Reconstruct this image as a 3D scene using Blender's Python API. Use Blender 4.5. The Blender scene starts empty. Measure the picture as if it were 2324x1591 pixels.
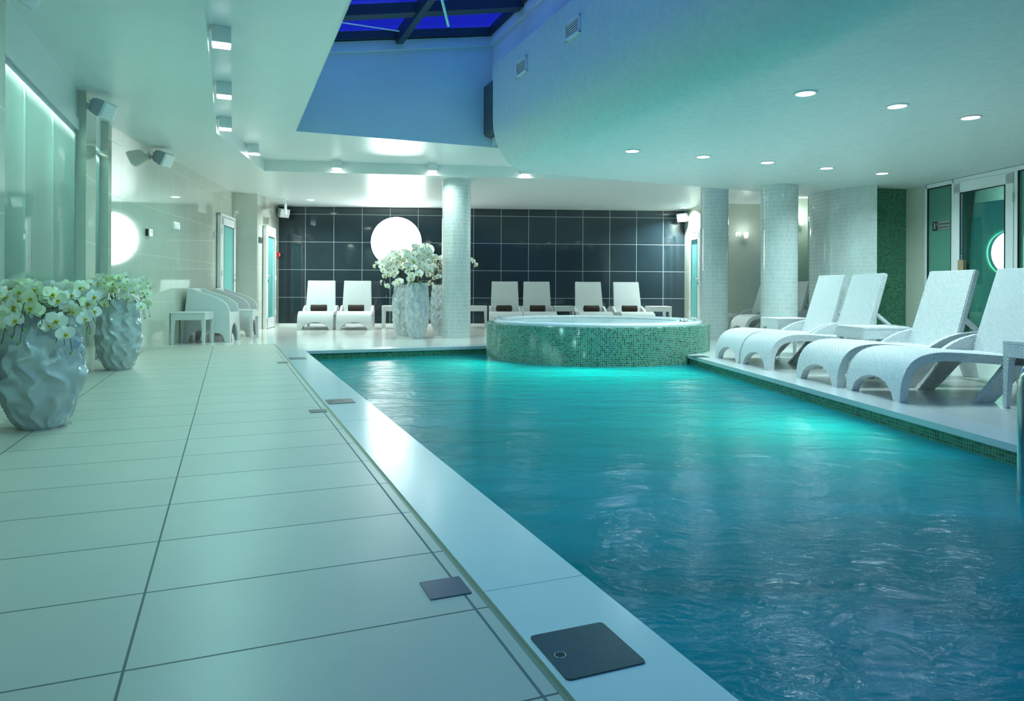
import bpy, bmesh, math, random
from mathutils import Vector, Matrix, Quaternion, noise
random.seed(7)
SC = bpy.context.scene
COL = SC.collection
pi = math.pi

# ------------------------------------------------------------------ camera calibration
F, CX, CY, ROLL, H = 1590.0, 1162.0, 659.0, 0.004, 0.77
def ray(px, py):
    u = (px - CX) / F; v = (CY - py) / F
    return u*math.cos(ROLL) - v*math.sin(ROLL), u*math.sin(ROLL) + v*math.cos(ROLL)
def Pz(px, py, z=0.0):
    x, q = ray(px, py); d = (z - H) / q
    return Vector((x*d, d, z))
def Pd(px, py, d):
    x, q = ray(px, py)
    return Vector((x*d, d, H + q*d))
def Pplane(px, py, p0, n):
    x, q = ray(px, py); D = Vector((x, 1, q)); O = Vector((0, 0, H))
    return O + D * ((Vector(p0) - O).dot(n) / D.dot(n))
AA, BB = math.radians(21.99), math.radians(4.91)
a1 = Vector((-math.sin(AA), math.cos(AA), 0)); a2 = Vector((math.cos(AA), math.sin(AA), 0))
b1 = Vector((-math.sin(BB), math.cos(BB), 0)); b2 = Vector((math.cos(BB), math.sin(BB), 0))
def PA(s, t, z=0.0): return a1*s + a2*t + Vector((0, 0, z))
def PB(s, t, z=0.0): return b1*s + b2*t + Vector((0, 0, z))
def s_at(px, t):
    k, _ = ray(px, CY)
    return t*(k*a2.y - a2.x) / (a1.x - k*a1.y)
def V(*a): return Vector(a)
ZS, ZU, ZR = 2.56, 2.73, 2.34           # soffit, recessed ceiling, bulkhead underside
ZW = -0.11                              # water level

# ------------------------------------------------------------------ materials
M = {}
def nmat(name):
    m = bpy.data.materials.new(name); m.use_nodes = True
    M[name] = m
    nt = m.node_tree
    return m, nt, nt.nodes['Principled BSDF']
def pm(name, col, rough=.5, metal=0.0, spec=.5, coat=0.0, emit=None, estr=0.0, noise=0.0, nscale=30, bump=0.0):
    m, nt, b = nmat(name)
    b.inputs['Base Color'].default_value = (*col, 1)
    b.inputs['Roughness'].default_value = rough
    b.inputs['Metallic'].default_value = metal
    b.inputs['Specular IOR Level'].default_value = spec
    b.inputs['Coat Weight'].default_value = coat
    b.inputs['Coat Roughness'].default_value = .04
    if emit:
        b.inputs['Emission Color'].default_value = (*emit, 1); b.inputs['Emission Strength'].default_value = estr
    if noise or bump:
        tc = nt.nodes.new('ShaderNodeTexCoord'); n = nt.nodes.new('ShaderNodeTexNoise')
        n.inputs['Scale'].default_value = nscale; n.inputs['Detail'].default_value = 4
        nt.links.new(tc.outputs['Object'], n.inputs['Vector'])
        if noise:
            r = nt.nodes.new('ShaderNodeMix'); r.data_type = 'RGBA'
            r.inputs[6].default_value = (*[c*(1-noise) for c in col], 1); r.inputs[7].default_value = (*[min(1, c*(1+noise)) for c in col], 1)
            nt.links.new(n.outputs['Fac'], r.inputs[0]); nt.links.new(r.outputs[2], b.inputs['Base Color'])
        if bump:
            bp = nt.nodes.new('ShaderNodeBump'); bp.inputs['Strength'].default_value = bump; bp.inputs['Distance'].default_value = .01
            nt.links.new(n.outputs['Fac'], bp.inputs['Height']); nt.links.new(bp.outputs['Normal'], b.inputs['Normal'])
    return m
def tile(name, w, h, mortar, cols, mcol, rough=.15, spec=.5, offset=0.0, bump=.3, coat=0.0, smooth=.1, mrough=.6, shade=0.03, nscale=4):
    """grid of tiles in UV metres; cols = [(colour, weight)...] picked at random for each tile"""
    m, nt, b = nmat(name)
    N = nt.nodes; L = nt.links
    uv = N.new('ShaderNodeUVMap')
    br = N.new('ShaderNodeTexBrick'); br.offset = offset; br.squash = 1.0
    br.inputs['Scale'].default_value = 1.0; br.inputs['Mortar Size'].default_value = mortar
    br.inputs['Mortar Smooth'].default_value = smooth
    br.inputs['Brick Width'].default_value = w; br.inputs['Row Height'].default_value = h
    L.new(uv.outputs['UV'], br.inputs['Vector'])
    dv = N.new('ShaderNodeVectorMath'); dv.operation = 'DIVIDE'; dv.inputs[1].default_value = (w, h, 1)
    fl = N.new('ShaderNodeVectorMath'); fl.operation = 'FLOOR'
    wn = N.new('ShaderNodeTexWhiteNoise'); wn.noise_dimensions = '2D'
    L.new(uv.outputs['UV'], dv.inputs[0]); L.new(dv.outputs[0], fl.inputs[0]); L.new(fl.outputs[0], wn.inputs['Vector'])
    cr = N.new('ShaderNodeValToRGB'); cr.color_ramp.interpolation = 'CONSTANT'
    tot = sum(q for _, q in cols); acc = 0
    for i, (c, q) in enumerate(cols):
        e = cr.color_ramp.elements[0] if i == 0 else cr.color_ramp.elements.new(acc/tot)
        if i == 0: cr.color_ramp.elements.remove(cr.color_ramp.elements[1])
        e.color = (*c, 1); acc += q
    L.new(wn.outputs['Value'], cr.inputs['Fac'])
    ns = N.new('ShaderNodeTexNoise'); ns.inputs['Scale'].default_value = nscale; ns.inputs['Detail'].default_value = 5
    L.new(uv.outputs['UV'], ns.inputs['Vector'])
    mr = N.new('ShaderNodeMapRange'); mr.inputs['To Min'].default_value = 1-shade*2; mr.inputs['To Max'].default_value = 1+shade*2
    L.new(ns.outputs['Fac'], mr.inputs['Value'])
    mu = N.new('ShaderNodeVectorMath'); mu.operation = 'SCALE'
    L.new(cr.outputs['Color'], mu.inputs[0]); L.new(mr.outputs[0], mu.inputs['Scale'])
    mx = N.new('ShaderNodeMix'); mx.data_type = 'RGBA'; mx.inputs[7].default_value = (*mcol, 1)
    L.new(br.outputs['Fac'], mx.inputs[0]); L.new(mu.outputs[0], mx.inputs[6]); L.new(mx.outputs[2], b.inputs['Base Color'])
    rr = N.new('ShaderNodeMapRange'); rr.inputs['To Min'].default_value = rough; rr.inputs['To Max'].default_value = mrough
    L.new(br.outputs['Fac'], rr.inputs['Value']); L.new(rr.outputs[0], b.inputs['Roughness'])
    b.inputs['Specular IOR Level'].default_value = spec; b.inputs['Coat Weight'].default_value = coat; b.inputs['Coat Roughness'].default_value = .03
    if bump:
        iv = N.new('ShaderNodeMath'); iv.operation = 'SUBTRACT'; iv.inputs[0].default_value = 1.0
        L.new(br.outputs['Fac'], iv.inputs[1])
        bp = N.new('ShaderNodeBump'); bp.inputs['Strength'].default_value = bump; bp.inputs['Distance'].default_value = .004
        L.new(iv.outputs[0], bp.inputs['Height']); L.new(bp.outputs['Normal'], b.inputs['Normal'])
    return m
def emis(name, col, s):
    m, nt, b = nmat(name)
    b.inputs['Base Color'].default_value = (.8, .8, .8, 1)
    b.inputs['Emission Color'].default_value = (*col, 1); b.inputs['Emission Strength'].default_value = s
    return m
def glass(name, tint, refl=1.0, rough=.0, ior=1.5, haze=0.0, hazecol=(.5, .7, .65), back=.5):
    m, nt, b = nmat(name); N = nt.nodes; L = nt.links
    out = N['Material Output']; N.remove(b)
    tr = N.new('ShaderNodeBsdfTransparent'); tr.inputs['Color'].default_value = (*tint, 1)
    gl = N.new('ShaderNodeBsdfGlossy'); gl.inputs['Roughness'].default_value = rough
    fr = N.new('ShaderNodeFresnel'); fr.inputs['IOR'].default_value = ior
    body = tr.outputs[0]
    if haze:
        df = N.new('ShaderNodeBsdfTranslucent'); df.inputs['Color'].default_value = (*hazecol, 1)
        d2 = N.new('ShaderNodeBsdfDiffuse'); d2.inputs['Color'].default_value = (*hazecol, 1)
        m2 = N.new('ShaderNodeMixShader'); m2.inputs[0].default_value = 1-back
        L.new(df.outputs[0], m2.inputs[1]); L.new(d2.outputs[0], m2.inputs[2])
        m1 = N.new('ShaderNodeMixShader'); m1.inputs[0].default_value = haze
        L.new(tr.outputs[0], m1.inputs[1]); L.new(m2.outputs[0], m1.inputs[2]); body = m1.outputs[0]
    mx = N.new('ShaderNodeMixShader')
    L.new(fr.outputs[0], mx.inputs[0]); L.new(body, mx.inputs[1]); L.new(gl.outputs[0], mx.inputs[2])
    L.new(mx.outputs[0], out.inputs['Surface'])
    return m

WHITE = (.80, .82, .82)
pm('plaster', (.77, .81, .79), .32, spec=.5, noise=.03, nscale=3)
pm('plaster_rough', (.62, .70, .68), .45, spec=.4, noise=.12, nscale=16, bump=.25)
pm('plaster_well', (.70, .74, .76), .6, noise=.03, nscale=4)
pm('white_paint', WHITE, .35)
pm('white_plastic', (.86, .88, .88), .35)
pm('grey_plastic', (.36, .40, .46), .4)
pm('dark_plastic', (.03, .035, .04), .4)
pm('black_gap', (.012, .014, .014), .7)
pm('red_plastic', (.55, .02, .02), .35)
pm('chrome', (.75, .78, .78), .12, metal=1)
pm('steel', (.16, .19, .22), .35, metal=1, noise=.1, nscale=60)
pm('dark_steel', (.055, .085, .095), .34, metal=.4, noise=.2, nscale=50)
pm('frame_dark', (.030, .045, .060), .45)
pm('towel', (.036, .023, .017), .95, noise=.35, nscale=180, bump=.9)
pm('wood', (.36, .27, .15), .6, noise=.2, nscale=60)
pm('stone_coping', (.60, .63, .62), .20, spec=.55, noise=.02, nscale=9)
pm('groove_metal', (.30, .31, .21), .4, metal=.3)
pm('joint_dark', (.10, .13, .13), .6)
pm('joint_pale', (.42, .46, .46), .5)
pm('basin_floor', (.10, .50, .48), .6)
pm('acrylic', (.80, .84, .84), .12, coat=.4)
pm('vase_glaze', (.53, .57, .58), .10, coat=.7, noise=.16, nscale=22)
pm('petal', (.88, .89, .80), .55)
pm('petal_green', (.80, .87, .62), .55)
pm('lip', (.60, .52, .06), .5, noise=.5, nscale=150)
pm('stem', (.035, .030, .018), .6)
pm('bud', (.20, .33, .06), .5)
pm('leaf', (.045, .17, .035), .4)
pm('leaf_teal', (.05, .26, .18), .5)
pm('screen_frost', (.26, .54, .47), .5)
pm('sign_grey', (.28, .30, .29), .4)
pm('sign_ink', (.02, .02, .02), .5)
pm('sign_white', (.78, .80, .80), .5)
pm('sign_blue', (.35, .50, .80), .4)
pm('foam_water', (.62, .80, .80), .25)
emis('lamp_white', (.95, 1, .98), 14)
emis('lamp_round', (.90, 1, .98), 20)
emis('lamp_soft', (.9, 1, .97), 24)
emis('lamp_strip', (.95, 1, .98), 130)
emis('lamp_inner', (.9, 1, .97), 9)
emis('pool_lamp', (.3, 1, .85), 3)
pm('duct_grey', (.07, .075, .09), .6)
BEI = (.57, .60, .51)
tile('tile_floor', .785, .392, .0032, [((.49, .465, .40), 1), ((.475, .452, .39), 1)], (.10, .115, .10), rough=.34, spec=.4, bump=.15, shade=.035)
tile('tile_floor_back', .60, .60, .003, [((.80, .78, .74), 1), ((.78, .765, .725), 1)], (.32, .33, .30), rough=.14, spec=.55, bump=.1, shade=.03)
tile('tile_beige', .60, .60, .003, [(BEI, 1), (tuple(c*.97 for c in BEI), 1)], (.60, .60, .48), rough=.06, spec=.65, bump=.1, coat=.5, shade=.03)
tile('tile_black', .605, .60, .004, [((.020, .034, .044), 1), ((.023, .038, .048), 1)], (.42, .50, .50), rough=.045, spec=.5, bump=.1, shade=.12, nscale=1.2)
tile('tile_column', .0235, .062, .0016, [((.54, .61, .59), 1), ((.50, .58, .56), 1), ((.58, .64, .62), 1)], (.84, .88, .86), rough=.10, spec=.6, bump=.5, coat=.3)
GR = [((.030, .165, .105), 5), ((.022, .13, .085), 3), ((.007, .055, .034), 2.4), ((.045, .21, .135), 3), ((.004, .030, .020), 1.2)]
tile('mosaic_green', .0212, .0212, .0017, GR, (.26, .46, .37), rough=.12, spec=.5, bump=.4)
GD = [((.022, .17, .085), 4), ((.014, .11, .055), 3), ((.005, .05, .025), 2), ((.03, .20, .11), 2)]
tile('mosaic_dark', .0212, .0212, .0017, GD, (.16, .34, .22), rough=.12, spec=.5, bump=.4)
tile('mosaic_pool', .0212, .0212, .0015, [((.02, .17, .09), 4), ((.012, .10, .055), 3), ((.035, .22, .13), 3)], (.20, .36, .24), rough=.12, spec=.5, bump=.4)
tile('mosaic_far', .025, .30, .003, [((.15, .46, .34), 3), ((.12, .40, .30), 2), ((.18, .52, .40), 2)], (.08, .28, .20), rough=.2, bump=.3)
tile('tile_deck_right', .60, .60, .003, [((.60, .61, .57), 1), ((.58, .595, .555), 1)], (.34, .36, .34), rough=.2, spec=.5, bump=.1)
def wicker_mat():
    """woven plastic: staggered dimples between rounded strands, in UV metres"""
    m, nt, b = nmat('wicker'); N = nt.nodes; L = nt.links
    uv = N.new('ShaderNodeUVMap'); sp = N.new('ShaderNodeSeparateXYZ'); L.new(uv.outputs['UV'], sp.inputs[0])
    def wave(out, per):
        q = N.new('ShaderNodeMath'); q.operation = 'MULTIPLY'; q.inputs[1].default_value = 2*pi/per; L.new(out, q.inputs[0])
        c = N.new('ShaderNodeMath'); c.operation = 'COSINE'; L.new(q.outputs[0], c.inputs[0]); return c.outputs[0]
    pr = N.new('ShaderNodeMath'); pr.operation = 'MULTIPLY'; L.new(wave(sp.outputs['X'], .023), pr.inputs[0]); L.new(wave(sp.outputs['Y'], .0165), pr.inputs[1])
    mr = N.new('ShaderNodeMapRange'); mr.interpolation_type = 'SMOOTHSTEP'; mr.inputs['From Min'].default_value = .35; mr.inputs['From Max'].default_value = .95; L.new(pr.outputs[0], mr.inputs['Value'])
    mx = N.new('ShaderNodeMix'); mx.data_type = 'RGBA'; mx.inputs[6].default_value = (.76, .78, .78, 1); mx.inputs[7].default_value = (.36, .42, .43, 1)
    L.new(mr.outputs[0], mx.inputs[0]); L.new(mx.outputs[2], b.inputs['Base Color'])
    b.inputs['Roughness'].default_value = .42; b.inputs['Specular IOR Level'].default_value = .4
    bp = N.new('ShaderNodeBump'); bp.invert = True; bp.inputs['Strength'].default_value = .8; bp.inputs['Distance'].default_value = .004
    L.new(pr.outputs[0], bp.inputs['Height']); L.new(bp.outputs['Normal'], b.inputs['Normal'])
wicker_mat()
glass('glass_screen', (.80, .95, .90), haze=.52, hazecol=(.84, .95, .94), ior=1.38, back=.85)
glass('glass_door', (.60, .86, .78), haze=.22, hazecol=(.12, .40, .30), ior=1.3)
glass('glass_side', (.5, .8, .7), haze=.75, hazecol=(.27, .60, .47), ior=1.3)
glass('glass_sky', (.55, .62, .95), ior=1.25)
pm('glass_frosted', (.18, .55, .53), .12, coat=.3)

# pool water: rippled glossy skin over aerated, half clear water
def water_mat():
    m, nt, b = nmat('water'); N = nt.nodes; L = nt.links
    out = N['Material Output']; N.remove(b)
    tc = N.new('ShaderNodeTexCoord')
    mp = N.new('ShaderNodeMapping'); mp.inputs['Rotation'].default_value = (0, 0, .5); mp.inputs['Scale'].default_value = (1.0, 1.9, 1)
    L.new(tc.outputs['Object'], mp.inputs['Vector'])
    n1 = N.new('ShaderNodeTexNoise'); n1.inputs['Scale'].default_value = 2.2; n1.inputs['Detail'].default_value = 7; n1.inputs['Distortion'].default_value = 1.2
    n2 = N.new('ShaderNodeTexNoise'); n2.inputs['Scale'].default_value = 16; n2.inputs['Detail'].default_value = 5; n2.inputs['Distortion'].default_value = .8
    L.new(mp.outputs[0], n1.inputs['Vector']); L.new(mp.outputs[0], n2.inputs['Vector'])
    ad = N.new('ShaderNodeMath'); ad.operation = 'MULTIPLY_ADD'; ad.inputs[1].default_value = .25
    L.new(n2.outputs['Fac'], ad.inputs[0]); L.new(n1.outputs['Fac'], ad.inputs[2])
    bp = N.new('ShaderNodeBump'); bp.inputs['Strength'].default_value = .15; bp.inputs['Distance'].default_value = .10
    L.new(ad.outputs[0], bp.inputs['Height'])
    # aeration: streaks where bubbles make the water milkier
    mp2 = N.new('ShaderNodeMapping'); mp2.inputs['Rotation'].default_value = (0, 0, -.55); mp2.inputs['Scale'].default_value = (.35, 1.5, 1)
    L.new(tc.outputs['Object'], mp2.inputs['Vector'])
    n3 = N.new('ShaderNodeTexNoise'); n3.inputs['Scale'].default_value = 1.3; n3.inputs['Detail'].default_value = 6; n3.inputs['Distortion'].default_value = 1.0
    L.new(mp2.outputs[0], n3.inputs['Vector'])
    cr = N.new('ShaderNodeValToRGB'); cr.color_ramp.elements[0].position = .36; cr.color_ramp.elements[1].position = .74
    cr.color_ramp.elements[0].color = (.002, .13, .21, 1); cr.color_ramp.elements[1].color = (.010, .29, .42, 1)
    L.new(n3.outputs['Fac'], cr.inputs['Fac'])
    df = N.new('ShaderNodeBsdfDiffuse'); L.new(cr.outputs['Color'], df.inputs['Color']); L.new(bp.outputs['Normal'], df.inputs['Normal'])
    tl = N.new('ShaderNodeBsdfTranslucent'); tl.inputs['Color'].default_value = (.012, .60, .68, 1)
    m1 = N.new('ShaderNodeMixShader'); m1.inputs[0].default_value = .42
    L.new(df.outputs[0], m1.inputs[1]); L.new(tl.outputs[0], m1.inputs[2])
    tr = N.new('ShaderNodeBsdfTransparent'); tr.inputs['Color'].default_value = (.25, .80, .78, 1)
    m2 = N.new('ShaderNodeMixShader'); m2.inputs[0].default_value = .0
    L.new(m1.outputs[0], m2.inputs[1]); L.new(tr.outputs[0], m2.inputs[2])
    gl = N.new('ShaderNodeBsdfGlossy'); gl.inputs['Roughness'].default_value = .13; L.new(bp.outputs['Normal'], gl.inputs['Normal'])
    fr = N.new('ShaderNodeFresnel'); fr.inputs['IOR'].default_value = 1.13; L.new(bp.outputs['Normal'], fr.inputs['Normal'])
    m3 = N.new('ShaderNodeMixShader'); L.new(fr.outputs[0], m3.inputs[0]); L.new(m2.outputs[0], m3.inputs[1]); L.new(gl.outputs[0], m3.inputs[2])
    L.new(m3.outputs[0], out.inputs['Surface'])
water_mat()

# ------------------------------------------------------------------ mesh helpers
class MB:
    def __init__(s): s.v = []; s.f = []; s.uv = []; s.mi = []; s.sm = []
    def add(s, verts, faces, uvs=None, mi=0, smooth=False):
        b = len(s.v); s.v += [tuple(v) for v in verts]
        for i, f in enumerate(faces):
            s.f.append([b+k for k in f]); s.uv.append(uvs[i] if uvs else None); s.mi.append(mi); s.sm.append(smooth)
        return s
    def quad(s, p, uv=None, mi=0): return s.add(p, [tuple(range(len(p)))], [uv] if uv else None, mi)
    def box(s, c, d, rot=0.0, mi=0, mat=None):
        c = Vector(c); R = mat if mat is not None else Matrix.Rotation(rot, 3, 'Z')
        vs = [c + R @ Vector((x*d[0]/2, y*d[1]/2, z*d[2]/2)) for x in (-1, 1) for y in (-1, 1) for z in (-1, 1)]
        return s.add(vs, [(0, 1, 3, 2), (4, 6, 7, 5), (0, 4, 5, 1), (2, 3, 7, 6), (0, 2, 6, 4), (1, 5, 7, 3)], None, mi)
    def prism(s, poly, w0, w1, fn, mi=0):
        """poly: 2D outline; fn(a,b,w)->3D"""
        n = len(poly)
        vs = [fn(a, b, w0) for a, b in poly] + [fn(a, b, w1) for a, b in poly]
        fs = [tuple(range(n-1, -1, -1)), tuple(range(n, 2*n))] + [(i, (i+1) % n, n+(i+1) % n, n+i) for i in range(n)]
        return s.add(vs, fs, None, mi)
    def lathe(s, prof, n=32, c=(0, 0, 0), rf=None, smooth=True, mi=0, caps=True, uvr=None, a0=0.0, a1_=2*pi):
        c = Vector(c); full = abs(a1_-a0-2*pi) < 1e-6; m = n if full else n+1
        vs = []
        for (r, z) in prof:
            for k in range(m):
                th = a0 + (a1_-a0)*k/n
                q = rf(r, z, th) if rf else r
                vs.append(c + Vector((q*math.cos(th), q*math.sin(th), z)))
        fs = []; uvs = []; L = [0]
        for i in range(1, len(prof)): L.append(L[-1] + math.hypot(prof[i][0]-prof[i-1][0], prof[i][1]-prof[i-1][1]))
        R = uvr or max(p[0] for p in prof)
        for i in range(len(prof)-1):
            for k in range(n):
                k2 = (k+1) % m
                fs.append((i*m+k, i*m+k2, (i+1)*m+k2, (i+1)*m+k))
                u0, u1 = (a1_-a0)*k/n*R, (a1_-a0)*(k+1)/n*R
                uvs.append([(u0, L[i]), (u1, L[i]), (u1, L[i+1]), (u0, L[i+1])])
        s.add(vs, fs, uvs, mi, smooth)
        if caps and full:
            b = len(s.v) - len(vs)
            for i, rev in ((0, True), (len(prof)-1, False)):
                if prof[i][0] > 1e-4:
                    f = [b+i*m+k for k in range(m)]
                    s.f.append(f[::-1] if rev else f); s.uv.append(None); s.mi.append(mi); s.sm.append(False)
        return s
    def tube(s, pts, r, n=8, mi=0, cap=True, smooth=True):
        pts = [Vector(p) for p in pts]; m = len(pts)
        rs = r if isinstance(r, (list, tuple)) else [r]*m
        vs = []; up = None
        for i, p in enumerate(pts):
            d = (pts[min(i+1, m-1)] - pts[max(i-1, 0)]).normalized()
            if up is None: up = d.orthogonal().normalized()
            up = (up - d*up.dot(d)); up = up.normalized() if up.length > 1e-6 else d.orthogonal().normalized()
            sd = d.cross(up)
            for k in range(n):
                th = 2*pi*k/n; vs.append(p + (up*math.cos(th) + sd*math.sin(th))*rs[i])
        fs = [(i*n+k, i*n+(k+1) % n, (i+1)*n+(k+1) % n, (i+1)*n+k) for i in range(m-1) for k in range(n)]
        s.add(vs, fs, None, mi, smooth)
        if cap:
            s.add([vs[k] for k in range(n)], [tuple(range(n-1, -1, -1))], None, mi)
            s.add([vs[(m-1)*n+k] for k in range(n)], [tuple(range(n))], None, mi)
        return s
    def build(s, name, mats, parent=None, loc=None, rot=0.0, bevel=0.0, bseg=2, recalc=True):
        mats = mats if isinstance(mats, (list, tuple)) else [mats]
        me = bpy.data.meshes.new(name); me.from_pydata([tuple(v) for v in s.v], [], s.f)
        uvl = me.uv_layers.new(name='UVMap')
        for i, p in enumerate(me.polygons):
            p.material_index = s.mi[i]; p.use_smooth = s.sm[i]
            if s.uv[i]:
                for k, li in enumerate(p.loop_indices): uvl.data[li].uv = s.uv[i][k]
            else:
                n = p.normal; ax = max(range(3), key=lambda q: abs(n[q]))
                for li in p.loop_indices:
                    c = me.vertices[me.loops[li].vertex_index].co
                    uvl.data[li].uv = ((c.y, c.z), (c.x, c.z), (c.x, c.y))[ax]
        for q in mats: me.materials.append(M[q])
        if recalc or bevel:
            bm = bmesh.new(); bm.from_mesh(me)
            if recalc: bmesh.ops.recalc_face_normals(bm, faces=bm.faces)
            if bevel:
                es = [e for e in bm.edges if len(e.link_faces) == 2 and e.calc_face_angle(0) > .5]
                bmesh.ops.bevel(bm, geom=es, offset=bevel, segments=bseg, profile=.6, affect='EDGES', clamp_overlap=True)
            bm.to_mesh(me); bm.free()
        o = bpy.data.objects.new(name, me); COL.objects.link(o)
        if parent is not None: o.parent = parent
        if loc is not None: o.location = loc
        if rot: o.rotation_euler = (0, 0, rot)
        return o
def tag(o, label, cat, group=None, kind=None):
    o['label'] = label; o['category'] = cat
    if group: o['group'] = group
    if kind: o['kind'] = kind
    return o
def struct(o, label, cat): return tag(o, label, cat, kind='structure')
def root(name, loc, rot=0.0):
    o = bpy.data.objects.new(name, None); COL.objects.link(o)
    o.location = loc; o.rotation_euler = (0, 0, rot); o.empty_display_size = .1
    return o
def copy_tree(o, parent=None):
    c = o.copy(); COL.objects.link(c)
    if parent is not None: c.parent = parent
    for ch in list(o.children): copy_tree(ch, c)
    return c
def wallq(mb, p, q, z0, z1, u0=0.0, mi=0):
    p = Vector(p); q = Vector(q); L = (Vector((q.x, q.y))-Vector((p.x, p.y))).length
    mb.quad([(p.x, p.y, z0), (q.x, q.y, z0), (q.x, q.y, z1), (p.x, p.y, z1)], [(u0, z0), (u0+L, z0), (u0+L, z1), (u0, z1)], mi)
def slab(mb, p, q, th, z0, z1, u0=0.0, side=1, mi=0):
    """wall with thickness th to the 'side' away from the room"""
    p = Vector((p[0], p[1], 0)); q = Vector((q[0], q[1], 0)); d = (q-p).normalized(); n = Vector((-d.y, d.x, 0))*side*th
    wallq(mb, p, q, z0, z1, u0, mi); wallq(mb, q+n, p+n, z0, z1, 0, mi); wallq(mb, q, q+n, z0, z1, 0, mi); wallq(mb, p+n, p, z0, z1, 0, mi)
    mb.quad([(p.x, p.y, z1), (q.x, q.y, z1), ((q+n).x, (q+n).y, z1), ((p+n).x, (p+n).y, z1)], None, mi)
    mb.quad([(p.x, p.y, z0), ((p+n).x, (p+n).y, z0), ((q+n).x, (q+n).y, z0), (q.x, q.y, z0)], None, mi)
def flat(mb, pts, z, uvf, flip=False, mi=0):
    ps = [(p.x, p.y, z) for p in pts]; u = [uvf(p) for p in pts]
    if flip: ps.reverse(); u.reverse()
    mb.quad(ps, u, mi)

# ------------------------------------------------------------------ room plan
TG, TI, SF = .604, .889, 9.066           # groove and pool edge lines (pool-side axes), far pool edge
TBI = 2.825                               # right pool edge (back-wall axes)
JC, JR = V(1.151, 9.57, 0), 1.50          # hot tub
BL = Pd(632, 737, 15.1); BR = Pd(1553, 738, 15.7)     # back wall corners
BL.z = BR.z = 0
W0 = Pd(245, 659, 7.86); W1 = Pd(490, 659, 12.1)
wd = (W1-W0); wd.z = 0; wd.normalize()
JL = Pd(527, 659, 12.9); JRt = Pd(583, 659, 13.13)    # jog in the left wall
for p in (W0, W1, JL, JRt): p.z = 0
uvA = lambda p: (p.dot(a2)+.195, p.dot(a1)-1.6)
uvB = lambda p: (p.dot(b2), p.dot(b1))

# floor ------------------------------------------------------------
mb = MB()
flat(mb, [PA(-3.2, -9), PA(-3.2, TG-.016), PA(10.40, TG-.016), PA(10.40, -9)], 0, uvA, mi=0)
flat(mb, [PA(10.40, -12), PA(10.40, TG), PA(9.35, TG), PA(9.35, 16), PA(20, 16), PA(20, -12)], 0, uvB, mi=1)
def lineX(p, d, q, e):
    det = d.x*(-e.y)+e.x*d.y
    t = ((q.x-p.x)*(-e.y)+e.x*(q.y-p.y))/det
    return p + d*t
RO = lineX(PB(0, TBI+.275), b1, PA(9.35, 0), a2)
flat(mb, [PB(-5, TBI+.275), PB(-5, 12), PA(9.35, 16), RO], 0, uvB, mi=2)
floor = mb.build('floor', ['tile_floor', 'tile_floor_back', 'tile_deck_right'], recalc=False)
struct(floor, 'pale rectangular tiled floor running round the pool', 'floor')
# copings
def strip(pts, z0, z1, name, mat, label, cat='pool edge'):
    m = MB(); n = len(pts)
    vs = [(p.x, p.y, z1) for p in pts] + [(p.x, p.y, z0) for p in pts]
    m.add(vs, [tuple(range(n)), tuple(range(2*n-1, n-1, -1))] + [(i, n+i, n+(i+1) % n, (i+1) % n) for i in range(n)])
    return struct(m.build(name, mat), label, cat)
strip([PA(-3.2, TG), PA(-3.2, TI), PA(SF, TI), PA(9.35, TI), PA(9.35, TG)], -.035, .003, 'trim_1', 'stone_coping', 'smooth pale stone coping along the left pool edge')
strip([PA(SF, TI), PA(SF, 3.45), PA(9.35, 3.45), PA(9.35, TI)], -.035, .0032, 'trim_2', 'stone_coping', 'pale stone coping of the far pool edge before the vases')
strip([PB(-5, TBI), PB(-5, TBI+.275), PB(8.40, TBI+.275), PB(8.40, TBI)], -.035, .003, 'trim_3', 'stone_coping', 'pale stone coping below the front loungers on the right')
strip([PA(-3.2, TG-.016), PA(-3.2, TG), PA(9.35, TG), PA(10.40, TG), PA(10.40, TG-.016)], -.03, -.004, 'trim_4', 'groove_metal', 'narrow drain groove beside the left coping', 'drain groove')
m = MB()
strip([PA(-3.2, TG-.052), PA(-3.2, TG-.046), PA(9.3, TG-.046), PA(9.3, TG-.052)], -.01, .0008, 'trim_5', 'joint_dark', 'thin dark joint line beside the drain groove', 'joint')
# coping joints and basin
mb = MB()
IN = .02
def pw(p, q): 
    L = (q-p).length
    mb.quad([(p.x, p.y, -.034), (q.x, q.y, -.034), (q.x, q.y, -1.3), (p.x, p.y, -1.3)], [(0, -.034), (L, -.034), (L, -1.3), (0, -1.3)], 0)
c1 = PA(-3.1, TI-IN); c2 = PA(SF+IN, TI-IN); c3 = PA(SF+IN, 4.2); c4 = PB(9.0, TBI+IN); c5 = PB(-5, TBI+IN)
pw(c1, c2); pw(c2, c3); pw(c4, c5); pw(c5, c1)
mb.quad([(p.x, p.y, -1.3) for p in (c1, c5, c4, c3, c2)], None, 1)
struct(mb.build('wall_pool', ['mosaic_pool', 'basin_floor'], recalc=False), 'green mosaic sides and floor of the pool basin', 'pool basin')
mb = MB()
flat(mb, [PA(-3.0, TI-.0195), lineX(PA(-3.0, 0), a2, PB(0, TBI+.0195), b1), PB(8.9, TBI+.0195), PA(SF+.0195, 4.2), PA(SF+.0195, TI-.0195)], ZW, uvA)
tag(mb.build('pool_water', 'water', recalc=False), 'rippling turquoise water filling the pool', 'water', kind='stuff')

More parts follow.
